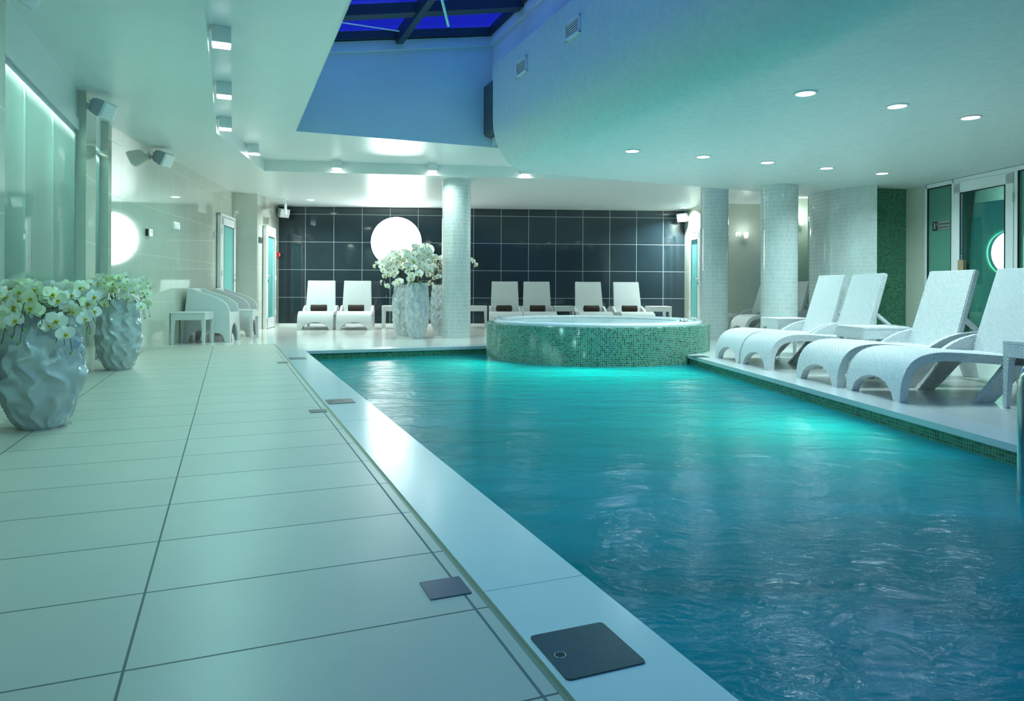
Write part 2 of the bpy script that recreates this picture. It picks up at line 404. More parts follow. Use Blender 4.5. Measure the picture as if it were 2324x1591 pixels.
# hot tub ------------------------------------------------------------
jr = root('hot_tub', JC)
tag(jr, 'raised round hot tub clad in green mosaic at the far end of the pool', 'hot tub')
MB().lathe([(JR, -1.2), (JR, .335), (JR-.005, .342), (1.36, .345)], 128, caps=False, uvr=JR).build('surround', 'mosaic_green', jr)
MB().lathe([(1.40, .33), (1.405, .355), (1.40, .378), (1.375, .388), (1.33, .390), (1.31, .385), (1.30, .36), (1.24, .352)], 128, caps=False).build('rim', 'acrylic', jr)
MB().lathe([(1.24, .352), (1.23, .30), (1.12, .26), (1.05, .05), (.8, -.3), (.01, -.35)], 96, caps=False).build('basin', 'acrylic', jr)
MB().lathe([(1.232, .345), (.6, .347), (.005, .348)], 64, caps=False).build('water', 'foam_water', jr)
m = MB()
for k in range(200):
    th = 2*pi*k/200
    m.box((1.262*math.cos(th), 1.262*math.sin(th), .366), (.085, .017, .018), th)
m.build('overflow_grate', 'acrylic', jr)
for (px, py) in ((1135, 722), (1561, 731)):
    p = Pz(px, py, .39) - JC; rr = 1.345/ math.hypot(p.x, p.y); p = V(p.x*rr, p.y*rr, .388)
    m = MB()
    tdir = V(-p.y, p.x, 0).normalized()
    for q in (-.055, .055):
        m.lathe([(.026, 0), (.028, .012), (.022, .03), (.012, .036)], 14, p + tdir*q)
    m.box(p + V(0, 0, .008), (.15, .03, .012), math.atan2(tdir.y, tdir.x))
    m.build('air_control', 'chrome', jr)

# walls ------------------------------------------------------------
pc = Pz(193.5, 848.0); TP = pc.dot(a2); SP = pc.dot(a1)
S2 = s_at(245, TP); SN = s_at(10, TP)
TGL = TP - .09
def prismA(name, s0, s1, t0, t1, z0, z1, mat, label, cat='wall'):
    m = MB()
    P = [PA(s0, t0), PA(s0, t1), PA(s1, t1), PA(s1, t0)]
    for i in range(4): wallq(m, P[i], P[(i+1) % 4], z0, z1, 0)
    m.quad([(p.x, p.y, z1) for p in P]); m.quad([(p.x, p.y, z0) for p in P[::-1]])
    return struct(m.build(name, mat), label, cat)
prismA('wall_pillar_left', SP, SP+.50, TP-.32, TP, 0, ZS+.02, 'tile_beige', 'beige tiled square pillar between the two frosted glass screens', 'pillar')
prismA('wall_pillar_left', S2, S2+.22, TP-.20, TP, 0, ZS+.02, 'tile_beige', 'slim beige tiled pillar behind the farther left vase', 'pillar')
prismA('wall_pillar_left', SN-.55, SN, TP-.4, TP, 0, ZS+.02, 'tile_beige', 'beige tiled pillar at the left edge of the picture', 'pillar')
prismA('wall_left_near', -3.2, SN-.55, TP-.4, TP-.15, 0, ZS+.02, 'tile_beige', 'beige tiled wall behind the viewpoint on the left')
prismA('wall_left_header', SN, SP, TGL-.08, TGL+.02, 2.24, ZS+.02, 'plaster', 'plain plaster band above the near frosted glass screen')
prismA('trim_6', SN, SP, TGL-.04, TGL+.035, 2.20, 2.30, 'plaster', 'flat trim along the top of the near glass screen', 'trim')
prismA('wall_left_header', SP+.5, S2, TGL-.08, TGL+.02, 2.24, ZS+.02, 'plaster', 'plain plaster band above the far frosted glass screen')
# light box behind the glass screens
m = MB()
wallq(m, PA(SN-.1, TGL-.55), PA(S2+.3, TGL-.55), 0, ZS)
wallq(m, PA(SN-.1, TGL-.55), PA(SN-.1, TGL-.02), 0, ZS); wallq(m, PA(S2+.22, TGL-.55), PA(S2+.22, TGL-.02), 0, ZS)
m.quad([PA(SN-.1, TGL-.55, ZS-.2), PA(S2+.3, TGL-.55, ZS-.2), PA(S2+.3, TGL, ZS-.2), PA(SN-.1, TGL, ZS-.2)])
struct(m.build('wall_screen_niche', 'screen_frost'), 'pale green niche wall behind the frosted glass screens', 'wall')
m = MB(); ctr = PA((SN+SP)/2, TGL-.14, 2.29); m.box((0, 0, 0), ((SP-SN)*.98, .10, .05))
o = m.build('light_strip', 'lamp_strip', loc=ctr, rot=AA+pi/2); tag(o, 'bright strip light along the top of the niche behind the near glass screen', 'light')
m = MB(); ctr = PA((SP+.5+S2)/2, TGL-.14, 2.29); m.box((0, 0, 0), ((S2-SP-.5)*.98, .10, .05))
o = m.build('light_strip', 'lamp_strip', loc=ctr, rot=AA+pi/2); tag(o, 'bright strip light behind the narrow far glass screen', 'light')
def glass_screen(name, s0, s1, lab):
    r = root(name, PA((s0+s1)/2, TGL, 0), AA+pi/2); L = s1-s0
    struct(r, lab, 'glass screen')
    np_ = 3 if L > 1 else 1
    for k in range(np_):
        w = L/np_; MB().box((-L/2+w*(k+.5), 0, 1.11), (w-.002, .012, 2.18)).build('pane', 'glass_screen', r)
    m = MB()
    for x in (-L/2+.012, L/2-.012): m.box((x, 0, 1.1), (.022, .03, 2.2))
    m.box((0, 0, .012), (L, .03, .024)); m.box((0, 0, 2.19), (L, .03, .03))
    m.build('frame', 'grey_plastic', r)
glass_screen('window_1', SN, SP, 'tall frosted glass screen behind the nearest vase')
glass_screen('window_2', SP+.50, S2, 'narrow frosted glass screen between the two left pillars')
# leaves standing behind the near screen
def leaf_blade(m, base, az, L, w, droop, mi=0, n=7, lift=1.0):
    d = V(math.cos(az), math.sin(az), 0); sd = V(-d.y, d.x, 0); row = []
    for i in range(n+1):
        t = i/n; c = Vector(base) + d*(L*t*.75) + V(0, 0, L*(lift*t - droop*t*t)); ww = w*math.sin(pi*min(1, .08+t*.92))**.8
        row += [c - sd*ww, c + V(0, 0, -.15*ww), c + sd*ww]
    fs = []
    for i in range(n):
        for k in (0, 1): fs.append((i*3+k, i*3+k+1, i*3+k+4, i*3+k+3))
    m.add(row, fs, None, mi, True)
for i, (px, py, dd, lab) in enumerate([(20, 300, 4.9, 'dark fern behind the near glass screen close to the left edge'), (42, 395, 5.3, 'low pale fern behind the middle of the near glass screen'), (122, 345, 6.0, 'broad fern behind the right panel of the near glass screen'), (150, 385, 6.6, 'small fern behind the glass beside the first pillar')]):
    s = min(s_at(px, TGL-.16), SP-(.95, .95, .95, .36)[i]); p = PA(s, TGL-.16); top = Pd(px, py, p.y).z
    m = MB()
    for k in range(10): leaf_blade(m, (0, 0, 0), AA+pi/2+random.choice((0, pi))+random.uniform(-.4, .4), (.20+.08*random.random()), .020, .75, lift=1.4)
    m.tube([(0, 0, 0), (0, 0, -top+.30)], .006, 6)
    tag(m.build('fern', 'leaf_teal', loc=(p.x, p.y, top-.28), recalc=False), lab, 'plant')

# left tiled wall, jog, door wall
m = MB()
u0 = -(Pd(314, 659, 8.77).xy - W0.xy).length
slab(m, PA(S2+.15, TP-.02), JL, .15, 0, ZU, u0, side=1)
struct(m.build('wall_left', 'tile_beige', recalc=False), 'polished beige tiled wall behind the white armchairs', 'wall')
m = MB(); slab(m, JL-b2*.2, JRt, .15, 0, ZU, .35, side=1); struct(m.build('wall_left_return', 'tile_beige', recalc=False), 'short beige tiled return wall between the two left doors', 'wall')
m = MB(); slab(m, JRt, BL, .15, 0, ZU, .1, side=1); struct(m.build('wall_left_far', 'tile_beige', recalc=False), 'beige tiled wall with the far left door by the black wall', 'wall')
# back wall
m = MB(); ub = (Pd(692.9, 659, 15.15).xy - BL.xy).length; slab(m, BL, BR+b2*.2, .2, 0, ZU, -ub, side=1)
struct(m.build('wall_back', 'tile_black', recalc=False), 'glossy black tiled wall behind the far row of loungers', 'wall')
m = MB(); m.box((0, 0, .02), ((BR-BL).length-.02, .03, .04)); dB = (BR-BL)
struct(m.build('baseboard_back', 'white_paint', loc=(BL+BR)/2+V(.0, -.02, 0), rot=math.atan2(dB.y, dB.x)), 'thin white skirting along the foot of the black wall', 'skirting')
# right back corner
C0 = Pd(1597, 659, 14.3); C0.z = 0
m = MB(); slab(m, BR, C0, .15, 0, ZU, 0, side=1); struct(m.build('wall_right_side', 'tile_beige', recalc=False), 'pale tiled side wall with a door beyond the far column', 'wall')
m = MB(); slab(m, C0, C0+b2*4.5, .15, 0, ZU, .25, side=1); struct(m.build('wall_right_back', 'tile_beige', recalc=False), 'beige tiled wall between the columns with the wall sconces', 'wall')
# drum, mosaic panel, right wall
DC, DR = V(5.83, 11.2, 0), 1.0
MO0 = Pd(1988, 659, 10.62); MO1 = Pd(2056, 659, 10.68); RW0 = Pd(2104, 659, 10.28); RW1 = Pd(2304, 659, 8.73)
for p in (MO0, MO1, RW0, RW1): p.z = 0
dE = Pd(1990, 659, 10.39); aE = math.atan2(dE.y-DC.y, dE.x-DC.x) % (2*pi)
m = MB().lathe([(DR, 0), (DR, ZU)], 72, DC, caps=False, a0=math.radians(80), a1_=aE)
wallq(m, DC+V(math.cos(aE), math.sin(aE), 0)*DR, DC+V(math.cos(aE), math.sin(aE), 0)*(DR-.25), 0, ZU)
struct(m.build('wall_drum', 'tile_column'), 'large curved wall clad in small glossy white tiles', 'curved wall')
m = MB(); slab(m, MO0-b2*.3, MO1, .2, 0, ZU, 0, side=1); struct(m.build('wall_mosaic', 'mosaic_dark', recalc=False), 'narrow wall strip of dark green mosaic beside the curved white wall', 'wall')
m = MB(); slab(m, MO1, RW0, .2, 0, ZU, .1, side=1); struct(m.build('wall_right_pier', 'tile_beige', recalc=False), 'pale tiled pier between the green mosaic and the glass doors', 'wall')
rd = (RW1-RW0).normalized(); rang = math.atan2(rd.y, rd.x)
RWE = RW1 + rd*.9
m = MB(); slab(m, RWE, RWE + rd*11.5, .2, 0, ZU, 0, side=1); struct(m.build('wall_right', 'tile_beige', recalc=False), 'beige tiled wall running on behind the right edge of the picture', 'wall')
m = MB(); slab(m, PA(-3.2, 12), PA(-3.2, -6), .2, -1.4, ZU+1.9, 0, side=-1); struct(m.build('wall_near', 'plaster', recalc=False), 'plain wall behind the viewpoint', 'wall')
# room behind glass doors
BX = RW0 + V(.25, 3.2, 0)
m = MB(); slab(m, BX - b2*.6, BX + b2*6, .15, 0, ZU, 0, side=1); struct(m.build('wall_inner_back', 'mosaic_far', recalc=False), 'green striped mosaic wall of the room behind the glass doors', 'wall')
m = MB(); slab(m, BX + b2*4.2, BX + b2*4.2 - b1*6.5, .15, 0, ZU, 0, side=1); struct(m.build('wall_inner_right', 'mosaic_far', recalc=False), 'green mosaic side wall of the room behind the glass doors', 'wall')

# columns
def column(px, d, R, z1, lab):
    c = Pd(px, 659, d)
    m = MB().lathe([(R, 0), (R, z1)], 64, (0, 0, 0), caps=False)
    return struct(m.build('pillar', 'tile_column', loc=(c.x, c.y, 0)), lab, 'column')
column(1035.5, 11.40, .233, ZS+.02, 'round white tiled column beside the three tall vases')
column(1621, 11.60, .226, ZU+.02, 'round white tiled column right behind the hot tub')
column(1768, 10.45, .262, ZR+.02, 'thick round white tiled column behind the first right loungers')

# ------------------------------------------------------------------ ceilings
e1 = Pz(462, 0, ZS); e2 = Pz(492, 302, ZS); e3 = Pz(600, 388, ZS); e4 = Pz(1415, 410, ZS)
ed = (e4-e3).normalized(); e5 = e3 + ed*9.0
e0 = e2 + (e1-e2).normalized()*16
soff = [e0, e2, e3, e5]
m = MB()
outer = [V(9, 17.5, 0), V(-9, 17.5, 0), V(-9, -5, 0)]
P = [e0, e2, e3, e5] + outer
P = [V(p.x, p.y, 0) for p in P]
# split in convex pieces: left part and back part
def poly(mb, pts, z, down=True):
    mb.quad([(p.x, p.y, z) for p in (pts[::-1] if down else pts)])
poly(m, [V(-9, -6, 0), P[0], P[1], V(-9, P[1].y, 0)], ZS)
poly(m, [V(-9, P[1].y, 0), P[1], P[2], V(-9, P[2].y, 0)], ZS)
k_, _ = ray(1565, CY); q0 = V(e3.x, e3.y, 0); tt = (k_*q0.y-q0.x)/(ed.x-k_*ed.y)
E6 = q0 + V(ed.x, ed.y, 0)*tt; E7 = V(3.28, 12.96, 0); E8 = V(3.57, 12.06, 0); E9 = V(12, 13.1, 0)
poly(m, [V(-9, P[2].y, 0), P[2], P[3], V(P[3].x, 17.5, 0), V(-9, 17.5, 0)], ZS)
for p, q in ((P[0], P[1]), (P[1], P[2]), (P[2], P[3])): wallq(m, p, q, ZS, ZU+.01)
struct(m.build('ceiling_soffit', 'plaster', recalc=False), 'glossy white lowered ceiling along the left wall and the back wall', 'ceiling')
# recessed ceiling with the skylight opening
OL = Pz(672, 296, ZU); ORr = Pz(1117, 333, ZU)
TL = OL.dot(a2); od = (ORr-OL); od.z = 0; od.normalize()
NEAR = 6.2
OL0 = OL - a1*NEAR
m = MB()
poly(m, [PA(-6, -9), PA(-6, TL), V(OL.x, OL.y, 0), V(OL.x, OL.y, 0)+a1*.0 - od*6, PA(OL.dot(a1), -9)], ZU)
poly(m, [V(OL.x, OL.y, 0)-od*6, V(OL.x, OL.y, 0)+od*12, V(OL.x, OL.y, 0)+od*12+b1*5, V(OL.x, OL.y, 0)-od*6+b1*5], ZU)
struct(m.build('ceiling', 'plaster', recalc=False), 'glossy white recessed ceiling around the skylight opening', 'ceiling')
# skylight well: roof plane falls to the left
ftop_r = Pplane(1117, 82, OL, V(-od.y, od.x, 0)); ftop_l = Pplane(755, 95, OL, V(-od.y, od.x, 0))
rn = (ftop_r-ftop_l).cross(a1).normalized()
if rn.z < 0: rn = -rn
def roofz(p): return ftop_r.z - ((p.x-ftop_r.x)*rn.x + (p.y-ftop_r.y)*rn.y)/rn.z
m = MB()
wl0 = V(OL.x, OL.y, 0); wr0 = V(ftop_r.x, ftop_r.y, 0)
def wallroof(mb, p, q, z0, up=.05):
    mb.quad([(p.x, p.y, z0), (q.x, q.y, z0), (q.x, q.y, roofz(q)+up), (p.x, p.y, roofz(p)+up)])
wallroof(m, wl0, wr0 + od*.4, ZU-.01); wallroof(m, wl0 - a1*NEAR, wl0, ZU-.01); wallroof(m, wr0, wr0 - a1*NEAR, ZU-.01); wallroof(m, wr0 - a1*NEAR+od*.5, wl0 - a1*NEAR, ZU-.01)
struct(m.build('wall_skylight_well', 'plaster_well', recalc=False), 'plain wall of the skylight well, blue in the dusk light', 'wall')
m = MB()
hd = Vector((0, 0, .11))
for (p, q) in ((wl0, wr0), (wr0, wr0-a1*NEAR)):
    n = V(-(q-p).y, (q-p).x, 0).normalized()*-.03
    vs = []
    for (c, zz) in ((p, roofz(p)), (q, roofz(q))):
        for off in (V(0, 0, 0), n):
            for h in (-.14, -.01): vs.append((c.x+off.x, c.y+off.y, zz+h))
    m.add(vs, [(0, 1, 3, 2), (4, 6, 7, 5), (0, 4, 5, 1), (2, 3, 7, 6), (0, 2, 6, 4), (1, 5, 7, 3)])
struct(m.build('trim_7', 'plaster_well'), 'white ledge along the top of the skylight well', 'trim')
# skylight frame
sk = root('window_3', (0, 0, 0)); struct(sk, 'glazed skylight with dark frames and blue dusk sky beyond', 'skylight')
def beam(name, p, q, w, h, up=0.0, mat='frame_dark', par=None):
    p = Vector(p); q = Vector(q); d = (q-p).normalized(); sd = d.cross(rn).normalized(); nn = sd.cross(d).normalized()
    if nn.z < 0: nn = -nn
    R = Matrix((d, sd, nn)).transposed(); L = (q-p).length
    return MB().box((p+q)/2 + nn*up, (L, w, h), mat=R).build(name, mat, par)
def PR(px, py): return Pplane(px, py, ftop_r, rn)
roofpt = lambda p: V(p.x, p.y, roofz(p))
far_l = roofpt(wl0 - od*.1); far_r = roofpt(wr0)
beam('frame_bar', far_l, far_r, .16, .10, .05, par=sk)
beam('frame_bar', far_r, far_r - a1*NEAR, .12, .10, .05, par=sk)
beam('frame_bar', roofpt(wl0), roofpt(wl0) - a1*NEAR, .12, .10, .05, par=sk)
q1 = PR(905, 88); q2 = PR(968, 0); rdir = (q2-q1).normalized()
beam('rafter', q1, q1 + rdir*NEAR, .09, .14, .0, par=sk)
g1 = PR(775, 34); g2 = PR(1180, 14); gd = (g2-g1).normalized()
wS = (V(ftop_r.x-ftop_l.x, ftop_r.y-ftop_l.y, 0)).length
gm = (g1+g2)/2
beam('purlin', gm - gd*(wS*.75), gm + gd*(wS*.6), .17, .12, .02, par=sk)
for k in (1, 2, 3, 4):
    beam('purlin', gm - gd*(wS*.75) - a1*1.25*k, gm + gd*(wS*.6) - a1*1.25*k, .17, .12, .02, par=sk)
m = MB(); z_ = V(0, 0, .13)
m.quad([roofpt(wl0-od*.2)+z_, roofpt(wr0+od*.2)+z_, roofpt(wr0+od*.2)-a1*(NEAR+.2)+z_, roofpt(wl0-od*.2)-a1*(NEAR+.2)+z_])
m.build('pane', 'glass_sky', sk, recalc=False)
top = PR(1000, -14); bot = Pd(1018, 59, top.y+.30)
o = MB().tube([top, bot], .020, 10).build('actuator_tube', 'chrome', sk); o['label'] = 'silver tube'
o = MB().tube([PR(768, 46)-rn*.02, PR(905, 67)-rn*.02], .008, 6).build('tie_rod', 'white_plastic', sk); o['label'] = 'thin white rod'
# bulkhead with rounded lower edge
capd = V(math.cos(math.radians(25)), math.sin(math.radians(25)), 0)
F0 = Pd(1117, 659, 9.10); F0.z = 0
ztop = Pd(1117, 150, 9.10).z
prof = [(0, ztop), (0, 2.98)] + [(.50-.50*math.cos(q*pi/24), 2.98-.64*math.sin(q*pi/24)) for q in range(1, 13)] + [(9.0, ZR)]
m = MB(); vs = []
for w, z in prof:
    p = F0 + capd*w; vs.append((p.x, p.y, z)); p = F0 + a2*w - a1*14; vs.append((p.x, p.y, z))
n = len(prof)
m.add(vs, [(2*i, 2*i+1, 2*i+3, 2*i+2) for i in range(n-1)], None, 0, True)
pt = [F0 + V(0, 0, ztop)] + [F0 + capd*w + V(0, 0, z) for w, z in prof[1:]] + [F0+capd*9+V(0, 0, ztop)]
m.add(pt, [tuple(range(len(pt)))])
m.add([F0+V(0, 0, ztop), F0-a1*14+V(0, 0, ztop), F0-a1*14+a2*1.2+V(0, 0, ztop), F0+capd*1.2+V(0, 0, ztop)], [(0, 1, 2, 3)])
bk = m.build('ceiling_bulkhead', 'plaster_rough')
struct(bk, 'large plastered bulkhead with a rounded lower edge over the pool', 'ceiling')
# dark duct beyond bulkhead
dp = Pplane(1107, 250, OL, V(-od.y, od.x, 0)); zt = Pplane(1107, 200, OL, V(-od.y, od.x, 0)).z; zb = Pplane(1107, 313, OL, V(-od.y, od.x, 0)).z
m = MB(); m.prism([(-.06, zb+.05), (-.03, zb+.01), (.01, zb), (.30, zb), (.30, zt), (-.06, zt)], -.004, -.38, lambda a, b, w: od*a + V(-od.y, od.x, 0)*w + V(0, 0, b))
tag(m.build('duct_box', 'duct_grey', loc=(dp.x, dp.y, 0)), 'dark box with a rounded corner on the skylight well wall beside the bulkhead', 'box')
# vents on the bulkhead face
fn = a2.copy()
for (qs, lab) in (([(1285, 60), (1319, 30), (1319, 72), (1286, 95)], 'larger slatted air vent high on the bulkhead'), ([(1173.5, 145), (1197.5, 125), (1197.5, 160), (1174, 178)], 'smaller slatted air vent low on the far end of the bulkhead')):
    Q = [Pplane(x, y, F0, fn) for x, y in qs]; c = sum(Q, V(0, 0, 0))/4
    L = abs((Q[1]-Q[0]).dot(a1)+(Q[2]-Q[3]).dot(a1))/2; hh = abs((Q[3].z-Q[0].z)+(Q[2].z-Q[1].z))/2
    r = root('air_vent', c - a2*.0, AA+pi/2); tag(r, lab, 'vent', 'vents on the bulkhead')
    m = MB(); t = .018
    for z in (-hh/2+t/2, hh/2-t/2): m.box((0, .008, z), (L, .03, t))
    for x in (-L/2+t/2, L/2-t/2): m.box((x, .008, 0), (t, .03, hh))
    m.build('frame', 'white_paint', r)
    m = MB().box((0, .004, 0), (L-.03, .004, hh-.03)); m.build('backing', 'black_gap', r)
    nS = 6
    for k in range(nS):
        R = Matrix.Rotation(.35, 3, 'X'); MB().box((0, .012, -hh/2+t+(hh-2*t)*(k+.5)/nS), (L-.04, .010, .006), mat=R).build('slat', 'white_paint', r)

# ------------------------------------------------------------------ lamps
LC = (.44, 1.0, .91); LCD = (.70, 1.0, 1.05); LCB = (.78, 1.0, .97)
def area(name, loc, size, power, col=None, spread=2.6, rot=None, parent=None, shape='DISK', sy=None):
    l = bpy.data.lights.new(name, 'AREA'); l.shape = shape; l.size = size; l.energy = power; l.color = col or LC; l.spread = spread
    if sy: l.size_y = sy
    o = bpy.data.objects.new(name, l); COL.objects.link(o); o.location = loc
    if rot is not None: o.rotation_euler = rot
    if parent is not None: o.parent = parent
    return o
P_DOWN, P_SQ, P_BACK, P_POOL = 14.0, 11.5, 70, 33
def downlight(p, lab, group, power):
    r = root('downlight', p); tag(r, lab, 'ceiling light', group)
    MB().lathe([(.088, -.004), (.092, .0), (.088, -.008), (.072, -.010), (.070, .0)], 28, caps=False).build('trim_ring', 'white_paint', r)
    MB().lathe([(.070, -.006), (.001, -.006)], 24, caps=False).build('lens', 'lamp_white', r)
    area('bulb', (0, 0, -.02), .13, power, col=LCD if group.startswith('downlights under') else LCB, parent=r)
names = ['leftmost downlight in the farther row on the bulkhead underside', 'second downlight from the left in the farther row under the bulkhead', 'middle downlight of the farther row of five under the bulkhead', 'second downlight from the right in the farther row under the bulkhead', 'rightmost downlight of the farther row under the bulkhead', 'leftmost downlight in the nearer row under the bulkhead', 'middle downlight in the nearer row under the bulkhead', 'rightmost downlight in the nearer row under the bulkhead']
for q, lab in zip([(1435, 342), (1596, 355), (1742, 368), (1876, 381), (2002, 393), (1828, 211), (2036, 240), (2203, 266)], names):
    downlight(Pz(q[0], q[1], ZR), lab, 'downlights under the bulkhead', P_DOWN)
for q, lab in (((705, 453), 'downlight in the lowered ceiling at the left of the black wall'), ((1551, 471), 'downlight in the lowered ceiling at the right end of the black wall')):
    downlight(Pz(q[0], q[1], ZS), lab, 'downlights before the black wall', P_BACK*(.6 if q[0] < 1000 else 1.3))
downlight(Pz(2300, 429, ZR), 'downlight in the ceiling of the room behind the glass door', 'downlight behind glass', 45)
sq = [(494, 97, 'nearest square ceiling lamp of the left row'), (502, 216, 'second square ceiling lamp of the left row'), (506, 291, 'third square ceiling lamp of the left row by the bend of the soffit'), (573, 348, 'square ceiling lamp at the corner between the two rows'), (762, 382, 'square ceiling lamp left of the round wall lamp glow'), (980, 388, 'square ceiling lamp above the column with the vases'), (1192, 396, 'square ceiling lamp partly behind the rounded bulkhead'), (1393, 408, 'square ceiling lamp hidden beyond the bulkhead edge'), None, None]
SB = .135
for i, q_ in enumerate(sq):
    if q_ is None:      # unseen lamps added along the left row, brightening the near floor
        k_ = i-7; pa, pb_ = Pz(494, 97, ZU-.13), Pz(502, 216, ZU-.13); p = pa + (pa-pb_)*k_; lab = ('unseen square ceiling lamp added to the left row above the viewpoint', 'unseen square ceiling lamp added to the left row behind the viewpoint')[k_-1]; ang = AA
    else:
        px, py, lab = q_; p = Pz(px, py, ZU-.13)
    ang = AA if i < 3 or i > 7 else (BB*1.6)
    p = V(p.x, p.y + SB/2, ZU-.13)
    r = root('square_ceiling_lamp', p, ang); tag(r, lab, 'ceiling light', 'square lamps in the recessed ceiling')
    MB().box((0, 0, .068), (SB, SB, .124)).build('housing', 'white_paint', r, bevel=.003)
    MB().box((0, 0, .003), (SB-.012, SB-.012, .012)).build('diffuser', 'lamp_white', r, bevel=.002)
    area('bulb', (0, 0, -.012), SB*.9, P_SQ, col=LCB if 4 <= i < 8 else LC, parent=r, shape='SQUARE')
# round wall lamp on the back wall
def round_lamp(c, R, rot, name, lab, depth=.05, mat='lamp_round'):
    r = root(name, c, rot); tag(r, lab, 'wall lamp')
    # local -y faces the room
    def ring(prof, nm, mat):
        m = MB(); n = 64; vs = []
        for (rr, y) in prof:
            for k in range(n): vs.append((rr*math.cos(2*pi*k/n), y, rr*math.sin(2*pi*k/n)))
        m.add(vs, [(i*n+k, i*n+(k+1) % n, (i+1)*n+(k+1) % n, (i+1)*n+k) for i in range(len(prof)-1) for k in range(n)], None, 0, True)
        return m.build(nm, mat, r)
    ring([(R, 0), (R, -depth), (R-.006, -depth-.006)], 'rim', 'white_paint')
    ring([(R-.006, -depth-.006), (R*.6, -depth-.02), (.001, -depth-.025)], 'diffuser', mat)
    return r
dn = V(dB.y, -dB.x, 0).normalized()
cb = Pplane(900, 550, BL, dn); round_lamp(cb, .548, math.atan2(dB.y, dB.x), 'round_wall_lamp', 'huge round white lamp glowing on the black tiled wall')
ci = Pplane(2287, 575, BX, b1)
round_lamp(ci - b1*.02, .43, BB, 'round_wall_lamp', 'round white lamp glowing in the room behind the glass door', depth=.07, mat='lamp_inner')
# sconces
def sconce(px, py, d, lab, power):
    p = Pd(px, py, d); r = root('wall_sconce', p); r.scale = (.62,)*3; tag(r, lab, 'wall lamp', 'wall sconces between the columns')
    MB().box((0, -.01, -.03), (.07, .02, .12)).build('bracket', 'white_paint', r, bevel=.004)
    m = MB()
    for sx in (-1, 1):
        m.add([(sx*.01, -.03, .08), (sx*.085, -.05, .10), (sx*.055, -.06, -.10), (sx*.005, -.08, .09)], [(0, 1, 2), (1, 3, 2), (3, 0, 2), (0, 3, 1)])
    m.build('shade', 'white_plastic', r)
    MB().lathe([(.005, -.03), (.028, 0), (.03, .05), (.005, .075)], 16, (0, -.06, .04)).build('bulb_glass', 'lamp_soft', r)
    l = bpy.data.lights.new('glow', 'POINT'); l.energy = power; l.color = (.85, 1, .97); l.shadow_soft_size = .05
    o = bpy.data.objects.new('glow', l); COL.objects.link(o); o.location = (0, -.14, .10); o.parent = r
sconce(1692, 535, 14.24, 'small wall sconce on the beige wall between the two right columns', 2.5)
sconce(1818, 505, 14.36, 'bright wall sconce in the gap beside the curved white wall', 9)
# white wall unit above the sconce
p = Pd(1822, 440, 14.2); m = MB().box((0, 0, 0), (.42, .22, .15)); tag(m.build('wall_unit', 'white_plastic', loc=p, rot=BB, bevel=.015), 'white boxy unit high on the wall above the bright sconce', 'wall unit')
# underwater lamps
def poollamp(p, n, lab, power):
    r = root('pool_lamp', p, math.atan2(n.y, n.x)); tag(r, lab, 'pool light', 'underwater pool lamps')
    m = MB(); k = 24
    vs = [(0, .13*math.cos(2*pi*i/k), .13*math.sin(2*pi*i/k)) for i in range(k)] + [(.03, .10*math.cos(2*pi*i/k), .10*math.sin(2*pi*i/k)) for i in range(k)]
    m.add(vs, [(i, (i+1) % k, k+(i+1) % k, k+i) for i in range(k)] + [tuple(range(k, 2*k))]); m.build('lens', 'pool_lamp', r)
    l = area('bulb', (.06, 0, 0), .22, power, col=(.14, 1.0, .70), spread=pi, rot=(0, -pi/2, 0), parent=r)
for (s, lab) in ((4.4, 'underwater lamp in the right pool wall below the loungers'), (7.4, 'underwater lamp in the right pool wall near the hot tub')):
    poollamp(PB(s, TBI-.005, -.80), -b2, lab, P_POOL)
for (th, lab) in ((-1.75, 'underwater lamp in the mosaic front of the hot tub'), (-2.5, 'underwater lamp in the left mosaic side of the hot tub')):
    d = V(math.cos(th), math.sin(th), 0); poollamp(JC + d*(JR+.01) + V(0, 0, -.78), d, lab, P_POOL*1.3)

